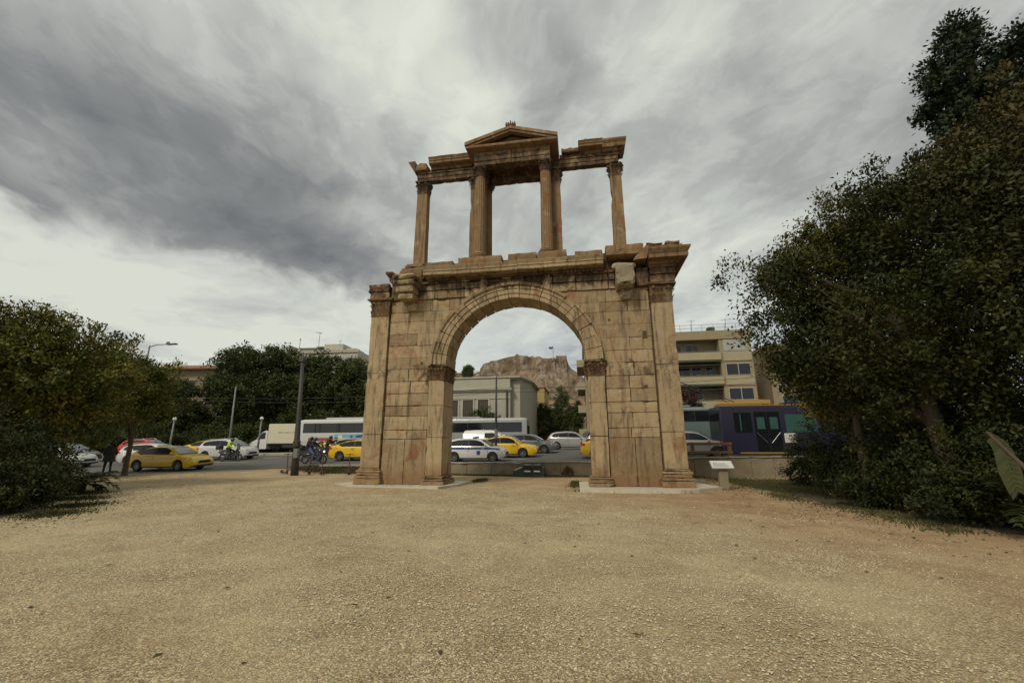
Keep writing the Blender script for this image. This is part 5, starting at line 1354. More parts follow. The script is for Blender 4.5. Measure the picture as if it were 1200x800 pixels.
def hands(J, side, el, palm_dir, pts_E, mi=0):
    w = Vector(J['wrist'+side][0]); d = Vector(palm_dir).normalized(); s = d.cross(Vector((0, 0, 1)))
    s = s.normalized() if s.length > .1 else Vector((1, 0, 0))
    J['palm'+side] = (tuple(w+d*.07), .034); pts_E.append(('wrist'+side, 'palm'+side, mi))
    for k, (o, l_) in enumerate(((-.028,.065),(-.009,.078),(.01,.072),(.028,.055))):
        a = w+d*.10+s*o; b = a+d*l_*.5+Vector((0,0,-.004)); c = b+d*l_*.45+Vector((0,0,-.018))
        for q, p in (('a', a), ('b', b), ('c', c)): J[f'f{k}{q}{side}'] = (tuple(p), .009)
        pts_E += [('palm'+side, f'f{k}a{side}', mi), (f'f{k}a{side}', f'f{k}b{side}', mi), (f'f{k}b{side}', f'f{k}c{side}', mi)]
    a = w+d*.045-s*.045; b = a+d*.035-s*.01
    J['t0'+side] = (tuple(a), .011); J['t1'+side] = (tuple(b), .009); pts_E += [('palm'+side, 't0'+side, mi), ('t0'+side, 't1'+side, mi)]
def head_parts(parent, c, fwd, hair='hair', helmet=None, s=1.0):
    """head with nose, ears, eyes, mouth; facing along fwd (angle)"""
    M = Matrix.Translation(c) @ Matrix.Rotation(fwd, 4, 'Z')
    h = MB(); h.ball((0,0,0), (.098*s,.078*s,.118*s), 16, 12, M=M); h.ball((.035,0,-.06), (.062,.055,.06), 12, 8, M=M)
    h.add([(.092,-.014,-.03),(.092,.014,-.03),(.122,0,-.028),(.096,0,.022)], [(0,1,2),(0,2,3),(1,3,2)], M=M)
    for q in (-1, 1): h.ball((0,q*.08,-.005), (.02,.012,.032), 8, 6, M=M)
    h.build('head', 'skin', parent, smooth=True)
    e = MB()
    for q in (-1, 1): e.ball((.088,q*.03,.012), (.008,.012,.008), 8, 6, M=M)
    e.ball((.094,0,-.062), (.006,.022,.006), 8, 6, M=M); e.build('face_features', 'hair', parent)
    if helmet:
        m = MB(); m.ball((-.005,0,.025), (.14,.125,.14), 16, 12, M=M); m.build('helmet', helmet, parent, smooth=True)
        m = MB(); m.add([M @ Vector((.137*math.cos(a), .125*math.sin(a), z)) for z in (-.055, .05) for a in np.linspace(-1.0, 1.0, 9)], [(k, k+1, k+10, k+9) for k in range(8)]); m.build('visor', 'glass_dark', parent)
    else:
        m = MB(); m.ball((-.018,0,.022), (.108,.088,.112), 16, 12, M=M); m.build('hair', hair, parent, smooth=True)
# pedestrian seen from behind at left
pd_ = thing('person', 'standing person in a dark green coat and dark trousers at the left gravel edge', 'person', (-23.0, 2.75, gz(-23.0, 2.75)), R(150))
J = {'pelvis': ((0,0,.93),(.15,.17)), 'waist': ((0,0,1.08),(.15,.16)), 'chest': ((.02,0,1.28),(.15,.20)), 'neckb': ((.02,0,1.44),(.10,.12)), 'neck': ((.04,0,1.52),.05), 'headc': ((.05,0,1.60),.05)}
E2_ = [('pelvis','waist',1),('waist','chest',1),('chest','neckb',1),('neckb','neck',1),('neck','headc',0)]
for s, sg in (('L', 1), ('R', -1)):
    J.update({'hip'+s: ((0,sg*.1,.88),.095), 'knee'+s: ((.03+.03*sg,sg*.12,.48),.06), 'ank'+s: ((-.01+.05*sg,sg*.13,.09),.042), 'toe'+s: ((.14+.05*sg,sg*.15,.04),.036), 'sh'+s: ((.02,sg*.2,1.40),.075), 'el'+s: ((.0,sg*.29,1.14),.058), 'wrist'+s: ((.17,sg*.20,1.02),.035)})
    E2_ += [('pelvis','hip'+s,1),('hip'+s,'knee'+s,2),('knee'+s,'ank'+s,2),('ank'+s,'toe'+s,3),('neckb','sh'+s,1),('sh'+s,'el'+s,1),('el'+s,'wrist'+s,1)]
    hands(J, s, None, (.8,-sg*.4,-.1), E2_)
skin_body('body', J, E2_, pd_, ['skin','coat_green','trousers_navy','shoe']); head_parts(pd_, (.07,0,1.64), 0)
m = MB(); vs = []
for i, (z, rx, ry) in enumerate(((.70,.25,.28),(.9,.23,.25),(1.05,.2,.225),(1.2,.2,.24),(1.36,.17,.25),(1.46,.1,.14))):
    for k in range(18): a = 2*math.pi*k/18; vs.append(((rx+.012*math.sin(a*5+i))*math.cos(a)+.01, ry*math.sin(a), z))
m.add(vs, [(i*18+k, i*18+(k+1)%18, (i+1)*18+(k+1)%18, (i+1)*18+k) for i in range(5) for k in range(18)]); m.build('coat', 'coat_green', pd_, smooth=True)

def scooter(name, label, X, Y, rz, kind, group=None, topbox=True):
    t = thing(name, label, 'scooter' if kind != 'moto' else 'motorcycle', (X, Y, road(X, Y)), rz, group)
    for x in (-.62, .68):
        o = bpy.data.objects.new('wheel', None); COL.objects.link(o); o.parent = t; o.location = (x, 0, .29)
        m = MB(); m.torus((0,0,0), .235, .055, 24, 8); m.build('tyre', 'rubber', o, smooth=True)
        m = MB(); m.torus((0,0,0), .17, .018, 20, 6); m.lathe([(.05,-.05),(.05,.05)], 12, M=Matrix.Rotation(R(90), 4, 'X'))
        for k in range(5): a = 2*math.pi*k/5; m.tube([(0,0,0),(.17*math.cos(a),0,.17*math.sin(a))], .014, 5)
        m.build('rim', 'alloy', o)
    m = MB()
    m.prism([(-.85,.62),(-.95,.72),(-.5,.80),(-.05,.74),(.05,.50),(.35,.36),(.42,.52),(.5,.95),(.58,.98),(.68,.62),(.62,.55),(.5,.30),(.05,.22),(-.35,.28),(-.5,.5)], -.15, .15, 'y')
    m.ball((-.45,0,.58), (.42,.18,.17), 12, 8); m.ball((.56,0,.78), (.13,.2,.26), 12, 8); m.build('body', 'car_dark', t, smooth=True, angle=40)
    m = MB(); m.prism([(-.9,.78),(-.85,.86),(-.5,.87),(-.1,.80),(-.05,.74),(-.5,.78)], -.14, .14, 'y'); m.build('seat', 'black_trim', t)
    m = MB(); m.tube([(.68,-.08,.29),(.62,-.08,.6)], .022, 6); m.tube([(.68,.08,.29),(.62,.08,.6)], .022, 6); m.prism([(.42,.42),(.55,.58),(.75,.62),(.92,.5),(.78,.57),(.6,.52)], -.07, .07, 'y'); m.build('fork', 'alloy', t)
    m = MB(); m.tube([(.46,-.34,1.02),(.5,-.15,1.03),(.5,.15,1.03),(.46,.34,1.02)], .018, 6); m.tube([(.52,0,.9),(.5,0,1.03)], .03, 6); m.build('handlebar', 'black_trim', t)
    for s in (-1, 1): m = MB(); m.tube([(.48,s*.26,1.03),(.52,s*.32,1.2)], .008, 5); m.ball((.52,s*.34,1.22), (.02,.07,.04), 8, 6); m.build('mirror', 'black_trim', t)
    m = MB(); m.add([(.62,-.18,.95),(.62,.18,.95),(.5,.15,1.32),(.5,-.15,1.32),(.64,0,.96),(.53,0,1.36)], [(0,4,5,3),(4,1,2,5)]); m.build('windscreen', 'windshield', t)
    m = MB(); m.ball((.7,0,.80), (.05,.09,.06), 10, 6); m.build('headlight', 'lamp_lit' if kind == 'lit' else 'lamp_clear', t)
    if topbox: m = MB(); m.bev(-1.18, -.76, -.22, .22, .88, 1.22, .07); m.build('top_box', 'black_trim', t)
    m = MB(); m.ball((-.97,0,.66), (.03,.07,.04), 8, 5); m.build('taillight', 'lamp_red', t)
    return t
def rider(label, X, Y, rz, mats, helmet, lean=.12, foot_down=True, z=None):
    t = thing('person', label, 'person', (X, Y, road(X, Y)), rz)
    J = {'pelvis': ((-.32,0,.93),(.15,.16)), 'waist': ((-.30+lean*.3,0,1.07),(.14,.155)), 'chest': ((-.27+lean,0,1.27),(.15,.19)), 'neckb': ((-.25+lean*1.3,0,1.43),(.09,.11)), 'neck': ((-.22+lean*1.4,0,1.5),.05), 'headc': ((-.2+lean*1.45,0,1.57),.05)}
    E_ = [('pelvis','waist',1),('waist','chest',1),('chest','neckb',1),('neckb','neck',0),('neck','headc',0)]
    for s, sg in (('L', 1), ('R', -1)):
        dn = foot_down and sg == -1
        J.update({'hip'+s: ((-.26,sg*.11,.90),.095), 'knee'+s: ((.14,sg*.24,.78 if not dn else .62),.068), 'ank'+s: ((.12 if not dn else -.02,sg*(.18 if not dn else .34),.36 if not dn else .10),.044), 'toe'+s: ((.28 if not dn else .12,sg*(.18 if not dn else .38),.31 if not dn else .04),.036), 'sh'+s: ((-.25+lean*1.1,sg*.2,1.38),.075), 'el'+s: ((-.06+lean,sg*.30,1.17),.054), 'wrist'+s: ((.33,sg*.30,1.06),.034)})
        E_ += [('pelvis','hip'+s,2),('hip'+s,'knee'+s,2),('knee'+s,'ank'+s,2),('ank'+s,'toe'+s,3),('neckb','sh'+s,1),('sh'+s,'el'+s,1),('el'+s,'wrist'+s,1)]
        hands(J, s, None, (.9,0,-.15), E_)
    skin_body('body', J, E_, t, mats); head_parts(t, (-.18+lean*1.5,0,1.61), 0, helmet=helmet); return t
SG = 'motor scooters in the traffic'
scooter('motor_scooter', 'dark motorcycle under the rider in the yellow vest', -24.2, 12.6, R(5), 'moto', SG)
rider('rider in a bright yellow high-visibility vest on a dark motorcycle', -24.2, 12.6, R(5), ['skin','hivis','trousers_navy','shoe'], 'helmet_black')
scooter('motor_scooter', 'large dark scooter with black top box just right of the utility pole', -15.25, 9.7, R(2), 'lit', SG)
rider('rider in dark jacket and jeans with a blue helmet right of the utility pole', -15.25, 9.7, R(2), ['skin','trousers_navy','jeans_blue','shoe'], 'helmet_blue', foot_down=True)
scooter('motor_scooter', 'dark scooter mostly hidden behind the utility pole', -16.8, 11.6, R(2), 'x', SG)
rider('rider in black on the scooter behind the utility pole', -16.8, 11.6, R(2), ['skin','trousers_navy','trousers_navy','shoe'], 'helmet_black')
scooter('motor_scooter', 'dark scooter at the tail of the yellow taxi beside the left pier', -17.0, 14.4, R(2), 'x', SG, False)
rider('rider in a dark green jacket at the tail of the taxi beside the left pier', -17.0, 14.4, R(2), ['skin','coat_green','trousers_navy','shoe'], 'helmet_black', foot_down=False)

# kick scooters standing on the verge
def kick():
    t = thing('kick_scooter', '-', 'kick scooter', (0,0,0))
    m = MB(); m.bev(-.42, .30, -.08, .08, .10, .14, .015); m.prism([(-.5,.13),(-.35,.15),(-.38,.2),(-.6,.16)], -.05, .05, 'y'); m.build('deck', 'black_trim', t)
    m = MB(); m.tube([(.36,0,.2),(.24,0,1.12)], .028, 8); m.tube([(.28,0,.13),(.36,0,.2)], .03, 8); m.build('stem', 'scooter_red', t)
    m = MB(); m.tube([(.22,-.23,1.12),(.24,0,1.14),(.22,.23,1.12)], .018, 6); m.ball((.25,0,1.15), (.04,.05,.03), 8, 6); m.build('handlebar', 'black_trim', t)
    for x in (-.52, .42):
        m = MB(); m.torus((x,0,.11), .085, .03, 18, 8); m.lathe([(.06,-.02),(.06,.02)], 12, M=Matrix.Translation((x,0,.11)) @ Matrix.Rotation(R(90), 4, 'X')); m.build('wheel', 'rubber', t, smooth=True)
    m = MB(); m.prism([(.3,.16),(.42,.25),(.56,.18),(.42,.22)], -.04, .04, 'y'); m.build('fender', 'scooter_red', t)
    return t
k0 = kick()
for i, (x, y, rz, lab) in enumerate(((-14.55,5.9,R(-35),'kick scooter left of the utility pole'),(-12.85,5.7,R(-52),'first kick scooter right of the utility pole'),(-12.1,5.85,R(-66),'middle kick scooter on the verge between pole and arch'),(-10.75,6.3,R(-58),'kick scooter closest to the left pier'))):
    o = k0 if i == 0 else copy_tree(k0)
    o.location = (x, y, gz(x, y)); o.rotation_euler = (0, 0, rz); o['label'] = lab; o['group'] = 'kick scooters on the verge'

# ================================================================== BUILDINGS
def part(name, mat, parent, fn, **kw):
    m = MB(); fn(m); return m.build(name, mat, parent, **kw)
# apartment block right of / behind the arch
ap = thing('apartment_building', 'beige concrete apartment block with long balconies behind the right pier', 'building', (3.4, 37.5, 1.7), 0)
Wd = 20.3; Ht = 13.0
def f(m):
    m.box(0, Wd, 1.5, 12, -.5, Ht)                       # main mass set back behind the balconies
    m.box(16.6, Wd, 0, 1.5, -.5, Ht)                     # right bay flush with the street
    m.box(0, 1.2, 0, 1.5, -.5, Ht)
    m.box(-.15, Wd+.15, -.15, 12.1, Ht, Ht+1.1)          # parapet band
part('wall', 'plaster_beige', ap, f)
for k in range(4):
    zf = .95+3.0*k+.05
    part('balcony', 'plaster_cream', ap, lambda m: (m.box(1.2+.01, 16.59, -.35, 1.49, zf+.35, zf+.5), m.box(1.2, 16.59, -.45, -.33, zf+.36, zf+1.3)))
    if k < 3: part('balcony_soffit', 'plaster_grey', ap, lambda m: m.box(1.21, 16.58, -.2, 1.49, zf+3.0+.2, zf+3.0+.34))
    x = 1.6
    while x < 16:
        w = random.choice((1.2, 1.6, 2.0)); 
        if x+w > 16.4: break
        fr = part('window', 'window_frame', ap, lambda m: m.bev(x, x+w, 1.42, 1.52, zf+.52, zf+2.75, .02))
        part('pane', random.choice(('glass_dark','glass_dark','glass_dark','curtain','brown_shutter')), fr, lambda m: (m.bev(x+.07, x+w/2-.03, 1.395, 1.43, zf+.6, zf+2.66, .01), m.bev(x+w/2+.03, x+w-.07, 1.395, 1.43, zf+.6, zf+2.66, .01)))
        x += w+random.choice((.15, .5, .9))
    if k in (1, 2): part('awning', 'awning', ap, lambda m: m.prism([(-.25, zf+2.75), (1.5, zf+3.1), (1.5, zf+3.05), (-.25, zf+2.68)], 9.2+k*.8, 16.3, 'x'))
    for (a, b) in ((17.1, 19.9),):
        z0, z1 = zf+1.45, zf+2.9
        fr = part('window', 'window_frame', ap, lambda m: m.bev(a, b, -.05, .05, z0, z1, .02))
        part('pane', 'curtain' if k == 3 else 'glass_dark', fr, lambda m: (m.bev(a+.06, (a+b)/2-.04, -.07, -.02, z0+.06, z1-.06, .01), m.bev((a+b)/2+.04, b-.06, -.07, -.02, z0+.06, z1-.06, .01)))
        part('window_apron', 'plaster_cream', ap, lambda m: m.bev(a-.2, b+.3, -.12, .0, z0-1.25, z0-.08, .02))
    # side street balconies
    part('balcony', 'plaster_cream', ap, lambda m: (m.box(-.9, -.01, 1.5, 9, zf+.3, zf+.45), m.box(-1.0, -.9, 1.5, 9, zf+.31, zf+1.25), m.box(-.9, -.01, 1.4, 1.5, zf+.31, zf+1.25)))
    part('window', 'glass_dark', ap, lambda m: m.bev(-.05, .03, 2.5, 4.2, zf+.5, zf+2.6, .01))
m = MB()
for k in range(16): m.tube([(.2+k*1.33, -.05, Ht+1.1), (.2+k*1.33, -.05, Ht+1.95)], .025, 5)
for z in (1.5, 1.95): m.tube([(.2, -.05, Ht+z), (20.2, -.05, Ht+z)], .022, 5)
m.build('roof_railing', 'steel_grey', ap)
part('shop_front', 'dark_interior', ap, lambda m: m.bev(1.5, 16, 1.4, 1.52, -.4, 1.2, .01))
part('rooftop_tank', 'steel_dark', ap, lambda m: m.bev(15.6, 16.5, .4, 1.2, Ht+1.1, Ht+1.75, .1))
rc = random.Random(12)
for k in range(4):
    zf = 1.0+3.0*k
    for q in range(3):
        x = 2.2+q*5+rc.uniform(0, 2.5); part('air_conditioner', 'curtain', ap, lambda m: m.bev(x, x+.8, 1.1, 1.4, zf+.55, zf+1.1, .03))
    for q in range(4):
        x = 2+q*3.8+rc.uniform(0, 1.5); part('balcony_plant', 'grass', ap, lambda m: m.ball((x, -.1, zf+1.4), (.35, .2, .22), 8, 6))
    part('balcony_rail', 'steel_grey', ap, lambda m: m.tube([(1.2, -.39, zf+1.42), (16.6, -.39, zf+1.42)], .03, 5))
for q in range(5):
    x = 1.5+q*4.2; part('antenna', 'steel_dark', ap, lambda m: (m.tube([(x, 2, Ht+1), (x+.05, 2, Ht+3.2)], .03, 5), m.tube([(x-.5, 2, Ht+3.0), (x+.5, 2, Ht+3.05)], .02, 4)))
aw = thing('shop_canopy', 'yellow canopy on the pavement above the trolleybus roof', 'canopy', (18.6, 33.8, road(18.6, 33.8)+.1), 0)
m = MB()
for x in (0, 4.6):
    for y in (0, 2.2): m.tube([(x, y, -.1), (x, y, 4.6)], .05, 6)
m.build('pole', 'steel_grey', aw)
m = MB(); m.prism([(-.2, 4.6), (2.4, 4.95), (2.4, 5.05), (-.2, 4.72)], -.2, 4.8, 'x'); m.prism([(-.22, 4.3), (-.18, 4.3), (-.18, 4.66), (-.22, 4.66)], -.2, 4.8, 'x'); m.build('roof', 'bus_yellow', aw)
# next block to the right, mostly behind foliage
a2 = thing('apartment_building', 'plain beige building farther right showing only between the leaves', 'building', (26.6, 40.5, 1.9), 0)
part('wall', 'plaster_beige', a2, lambda m: (m.box(0, 26, 0, 12, -.5, 12.2), m.box(-.1, 26.1, -.2, 12, 12.2, 12.6)))
for k in range(4):
    for q in range(7): 
        fr = part('window', 'window_frame', a2, lambda m: m.bev(1+q*3.5, 3+q*3.5, -.04, .05, 1.6+k*2.8, 3.2+k*2.8, .02)); part('pane', 'glass_dark', fr, lambda m: m.bev(1.08+q*3.5, 2.92+q*3.5, -.06, .0, 1.68+k*2.8, 3.12+k*2.8, .01))

# pale classical building behind the silver coach
nb = thing('classical_building', 'pale grey classical building with tall brown-shuttered windows and stepped cornices', 'building', (-24.5, 33.0, 1.5), 0)
def f(m):
    m.prism([(0,0),(18.9,0),(18.9,.8),(20.0,.8),(20.9,5.2),(20.9,13),(0,13)], -.4, 8.25, 'z')
    m.prism([(-.15,-.3+1.1),(18.8,1.1),(18.8,.75),(20.05,.75),(20.95,5.2),(20.95,13.1),(-.15,13.1)], 7.9, 8.1, 'z') if False else None
part('wall', 'plaster_grey', nb, f)
part('cornice', 'plaster_white', nb, lambda m: (m.box(-.2, 19.15, -.35, .3, 6.95, 7.12), m.box(-.2, 19.05, -.2, .2, 6.78, 6.95), m.box(-.2, 18.95, -.1, .1, 5.9, 6.05)))
part('parapet', 'plaster_grey', nb, lambda m: m.prism([(0,.25),(19.9,.25),(20.1,.9),(21.0,5.3),(21.0,13),(0,13)], 8.25, 8.42, 'z'))
part('roof_cornice', 'plaster_white', nb, lambda m: m.prism([(-.2,.0),(20.1,.0),(20.35,.7),(21.3,5.2),(21.3,13.2),(-.2,13.2)], 8.42, 8.56, 'z'))
for k in range(9):
    xc = 15.62-k*1.88
    fr = part('window', 'plaster_white', nb, lambda m: (m.box(xc-.80, xc-.64, -.08, .02, 1.6, 5.8), m.box(xc+.64, xc+.80, -.08, .02, 1.6, 5.8), m.box(xc-.8, xc+.8, -.1, .02, 5.8, 5.95)))
    part('shutter', 'brown_shutter', fr, lambda m: [m.bev(xc-.62+q*.25, xc-.40+q*.25, -.03, .03, 1.6, 5.78, .01) for q in range(5)])
part('downpipe', 'steel_dark', nb, lambda m: m.tube([(18.55,-.1,-.3),(18.55,-.1,6.9)], .12, 8))
m = MB()
for k in range(9): m.tube([(10.6+k*.75, .6, 8.56), (10.6+k*.75, .6, 9.15)], .02, 5); 
m.tube([(10.4,.6,9.15),(17.2,.6,9.15)], .02, 5); m.tube([(10.4,.6,8.85),(17.2,.6,8.85)], .02, 5); m.build('roof_railing', 'steel_dark', nb)
# yellow house up the side street
yh = thing('house', 'plain yellow ochre house between the classical building and the dark trees', 'house', (-9.5, 50, 1.9), 0)
part('wall', 'plaster_yellow', yh, lambda m: m.box(0, 6.6, 0, 9, -.5, 9.0)); part('roof', 'tile_roof', yh, lambda m: m.add([(-.2,-.2,9),(6.8,-.2,9),(6.8,9.2,9),(-.2,9.2,9),(1.4,4.5,10.4),(5.2,4.5,10.4)], [(0,1,5,4),(1,2,5),(2,3,4,5),(3,0,4),(0,3,2,1)]))
for q in range(2):
    for k in range(3):
        fr = part('window', 'window_frame', yh, lambda m: m.bev(1.2+q*2.8, 2.2+q*2.8, -.05, .05, 1.2+k*2.6, 2.8+k*2.6, .02)); part('pane', 'brown_shutter', fr, lambda m: m.bev(1.27+q*2.8, 2.13+q*2.8, -.07, .0, 1.28+k*2.6, 2.72+k*2.6, .01))
# further houses stepping up the slope
hs = [(-16,74,9,9,'plaster_white','pale house low on the slope right behind the yellow one'),(-5.5,84,5,8.5,'plaster_cream','cream house halfway along the side street'),(1.2,78,7,7.5,'plaster_beige','beige house low at the right of the side street'),(-1.6,98,6,9.5,'plaster_white','white house at the far end of the side street'),(9,92,9,13,'plaster_cream','tall cream house right of the side street end'),(-26,92,9,12,'plaster_beige','beige house under the left part of the rocky hill')]
for x, y, w, h, mt, lab in hs:
    z = road(x, y); t = thing('house', lab, 'house', (x, y, z), 0, 'small houses below the hill')
    part('wall', mt, t, lambda m: m.box(0, w, 0, 8, -1, h)); part('roof', 'tile_roof', t, lambda m: m.add([(-.3,-.3,h),(w+.3,-.3,h),(w+.3,8.3,h),(-.3,8.3,h),(w*.25,4,h+1.3),(w*.75,4,h+1.3)], [(0,1,5,4),(1,2,5),(2,3,4,5),(3,0,4),(0,3,2,1)]))
    for k in range(int(h//3)):
        for q in range(max(1, int(w//2.6))):
            fr = part('window', 'window_frame', t, lambda m: m.bev(.8+q*2.4, 1.8+q*2.4, -.05, .05, 1+k*3, 2.6+k*3, .02)); part('pane', 'dark_interior', fr, lambda m: m.bev(.88+q*2.4, 1.72+q*2.4, -.07, .0, 1.08+k*3, 2.52+k*3, .01))
# buildings over and beside the row of trees
bA = thing('tiled_house', 'beige building with overhanging tiled eaves left of the dark row of trees', 'building', (-74, 44, 1.2), R(8))
part('wall', 'plaster_beige', bA, lambda m: (m.box(0, 20, 0, 12, -1, 13.6), m.box(-.2, 20.2, -.2, 0, 9.2, 9.5), m.box(-.2, 20.2, -.2, 0, 5.6, 5.9)))
part('roof', 'tile_roof', bA, lambda m: m.add([(-1,-1.2,13.6),(21,-1.2,13.6),(21,13,13.6),(-1,13,13.6),(5,6,15.6),(15,6,15.6),(-1,-1.2,13.85),(21,-1.2,13.85),(21,13,13.85),(-1,13,13.85)], [(6,7,5,4),(7,8,5),(8,9,4,5),(9,6,4),(0,3,2,1),(0,1,7,6),(1,2,8,7),(2,3,9,8),(3,0,6,9)]))
for k in range(3):
    for q in range(6):
        fr = part('window', 'plaster_cream', bA, lambda m: m.bev(1.2+q*3.2, 2.6+q*3.2, -.08, .05, 1.8+k*3.8, 4.4+k*3.8, .03)); part('pane', 'brown_shutter', fr, lambda m: m.bev(1.35+q*3.2, 2.45+q*3.2, -.1, .0, 1.95+k*3.8, 4.25+k*3.8, .01))
bB = thing('apartment_building', 'pale building with rooftop clutter rising over the dark row of trees', 'building', (-85.5, 98, 3.0), R(3))
def f(m):
    m.box(0, 23, 0, 14, -3, 27.2); m.box(3, 9, 2, 10, 27.2, 28.6); m.box(11.5, 17.5, 1, 9, 27.2, 29.6); m.box(17.6, 21, 2, 8, 27.2, 28.4); m.box(0, 1.2, 0, 4, 27.2, 29.3)
part('wall', 'plaster_white', bB, f); part('roof_terrace', 'plaster_grey', bB, lambda m: (m.box(-.3, 23.3, -.4, 0, 26.6, 27.5), m.box(9.2, 11.2, .5, 4, 28.7, 28.9), m.box(2.6, 9.4, 1.4, 10, 28.6, 28.8)))
for q in range(7):
    for k in range(8):
        fr = part('window', 'window_frame', bB, lambda m: m.bev(1+q*3.1, 2.8+q*3.1, -.06, .05, 2+k*3.05, 3.7+k*3.05, .02)); part('pane', 'glass_dark', fr, lambda m: m.bev(1.1+q*3.1, 2.7+q*3.1, -.08, .0, 2.1+k*3.05, 3.6+k*3.05, .01))
m = MB(); m.tube([(3.4,1,27),(3.4,1,31.3)], .07, 6); m.ball((3.4,1,31.4), .22, 8, 6)
m.tube([(9.6,1,28),(9.6,1,33.4)], .06, 6); m.tube([(8.2,1,33.6),(9.6,1,33.3),(10.3,1,32.9)], .05, 5)
for k in range(5): m.tube([(8.5+k*.4,.5,33.4),(8.5+k*.4,1.5,33.4)], .03, 4)
m.tube([(16.4,1,29),(16.4,1,30.8)], .05, 5); m.tube([(15.9,1,30.6),(16.9,1,30.7)], .04, 5); m.build('antenna', 'steel_dark', bB)
bC = thing('apartment_building', 'low roof just right of the pale rooftop building beside the left pier', 'building', (-61.5, 99, 3.0), 0)
part('wall', 'plaster_beige', bC, lambda m: (m.box(0, 16, 0, 12, -3, 23.6), m.box(-.3, 16.3, -.5, 12, 23.6, 24.1)))

# ================================================================== THE ROCKY HILL
SKY = [(-330,30),(-260,45),(-200,56),(-150,62),(-125,66),(-108,68),(-91,67),(-82,71),(-75,76.5),(-66,77.5),(-60,79.0),(-54,81.5),(-50,82.0),(-40,80.0),(-30,78.5),(-20,77.0),(-14,77.0),(-12,77),(-8,76.5),(-6,70),(-2,66),(4,62),(12,56),(30,48),(60,38),(110,25),(220,14)]
def hill_z(x, y):
    top = lerp(SKY, x)-5*(1-sm(-40, -10, x))*0
    t = sm(150, 340, y)
    base = 8+(top*.62-8)*t**1.15
    cliff = sm(335, 352, y+6*noise.noise(Vector((x*.05, 3, 1))))
    z = base+(top-base)*cliff
    z += 4.5*noise.noise(Vector((x*.045, y*.045, 0)))*t*(1-cliff*.8)+2.6*noise.noise(Vector((x*.16, y*.16, 2)))*t*(1-.5*cliff)
    z -= sm(372, 460, y)*top*.5
    return z
hx = axis_pts([(-340,-130,30),(-130,40,150),(40,230,24)])
hrows = axis_pts([(140,320,50),(320,375,60),(375,470,8)])
mb = MB(); vs = []
for y in hrows:
    for x in hx:
        z = hill_z(x, y); cl = sm(330, 350, y)*(1-sm(360, 372, y))
        dy = (6.0*noise.noise(Vector((x*.07, z*.05, 5)))+3.2*noise.noise(Vector((x*.22, z*.12, 8))))*cl; z += 1.4*noise.noise(Vector((x*.3, 1, 8)))*cl
        vs.append((x, y+dy, z))
nx = len(hx); mb.add(vs, [(j*nx+i, j*nx+i+1, j*nx+nx+i+1, j*nx+nx+i) for j in range(len(hrows)-1) for i in range(nx-1)])
o = mb.build('hill', 'acropolis_rock'); tag(o, kind='structure')
cw_ = thing('fortress_wall', 'old brown fortress wall along the flat right-hand top of the rocky hill', 'wall', (-22, 346, 60), 0)
m = MB(); m.rock(0, 5, -2, 12, 0, 16.6, seg=1.5, amp=.25, ero=.3); m.rock(5, 14.2, -3, 12, -2, 18.0, seg=1.5, amp=.2, ero=.3); m.build('masonry', 'fortress_stone', cw_)
cw2 = thing('fortress_wall', 'long low fortress wall crowning the middle of the rocky hill', 'wall', (-84, 350, 64), 0)
m = MB(); pts = [(0,5.5),(3,10),(16,13),(26,15.5),(36,16.5),(50,13.5),(62,11.8)]
for (a, za_), (b, zb_) in zip(pts, pts[1:]):
    m.add([(a,-3,0),(b,-3,0),(b,6,0),(a,6,0),(a,-2.4,za_),(b,-2.4,zb_),(b,6,zb_),(a,6,za_)], [(0,1,5,4),(1,2,6,5),(2,3,7,6),(3,0,4,7),(4,5,6,7)])
m.build('masonry', 'fortress_stone', cw2)
fp = thing('flag_pole', 'thin flagpole with a small blue flag on the rocky hill', 'flagpole', (-19.5, 350, 76), 0)
part('pole', 'steel_grey', fp, lambda m: m.tube([(0,0,-1),(0,0,12.0)], .22, 6)); part('flag', 'flag_blue', fp, lambda m: [m.add([(-.2,-.1,9.6),(-1.5,.3,9.4),(-3.6,-.2,9.7),(-3.6,-.2,11.7),(-1.5,.3,11.5),(-.2,-.1,11.8)], [(0,1,4,5),(1,2,3,4)])])
tree('pine_tree', 'small dark tree on the skyline at the left shoulder of the rocky hill', 'tree', (-92, 335, 52), [(0,0,12,4.5,4,5),(2,0,15,2.5,2.5,3)], 'leaf_row', 150, 40, 1.0, None, .6, 150, clump_r=(.8,1.8))
for i, (x, y, s, lab) in enumerate(((4,235,5,'dark tree low on the right flank of the hill'),(-34,190,6,'dark tree at the foot of the hill, left one'),(-12,185,6,'dark tree at the foot of the hill, middle one'),(9,180,5,'dark tree at the foot of the hill, right one'))):
    z = hill_z(x, y)-1; tree('pine_tree', lab, 'tree', (x, y, z), [(0,0,s*.9,s,s,s*.7),(s*.6,0,s*.7,s*.7,s*.7,s*.5)], 'leaf_row', 130, 40, .9, 'trees on the hillside', .5, 160+i, clump_r=(1,2.2))
rr = random.Random(6)
m = None

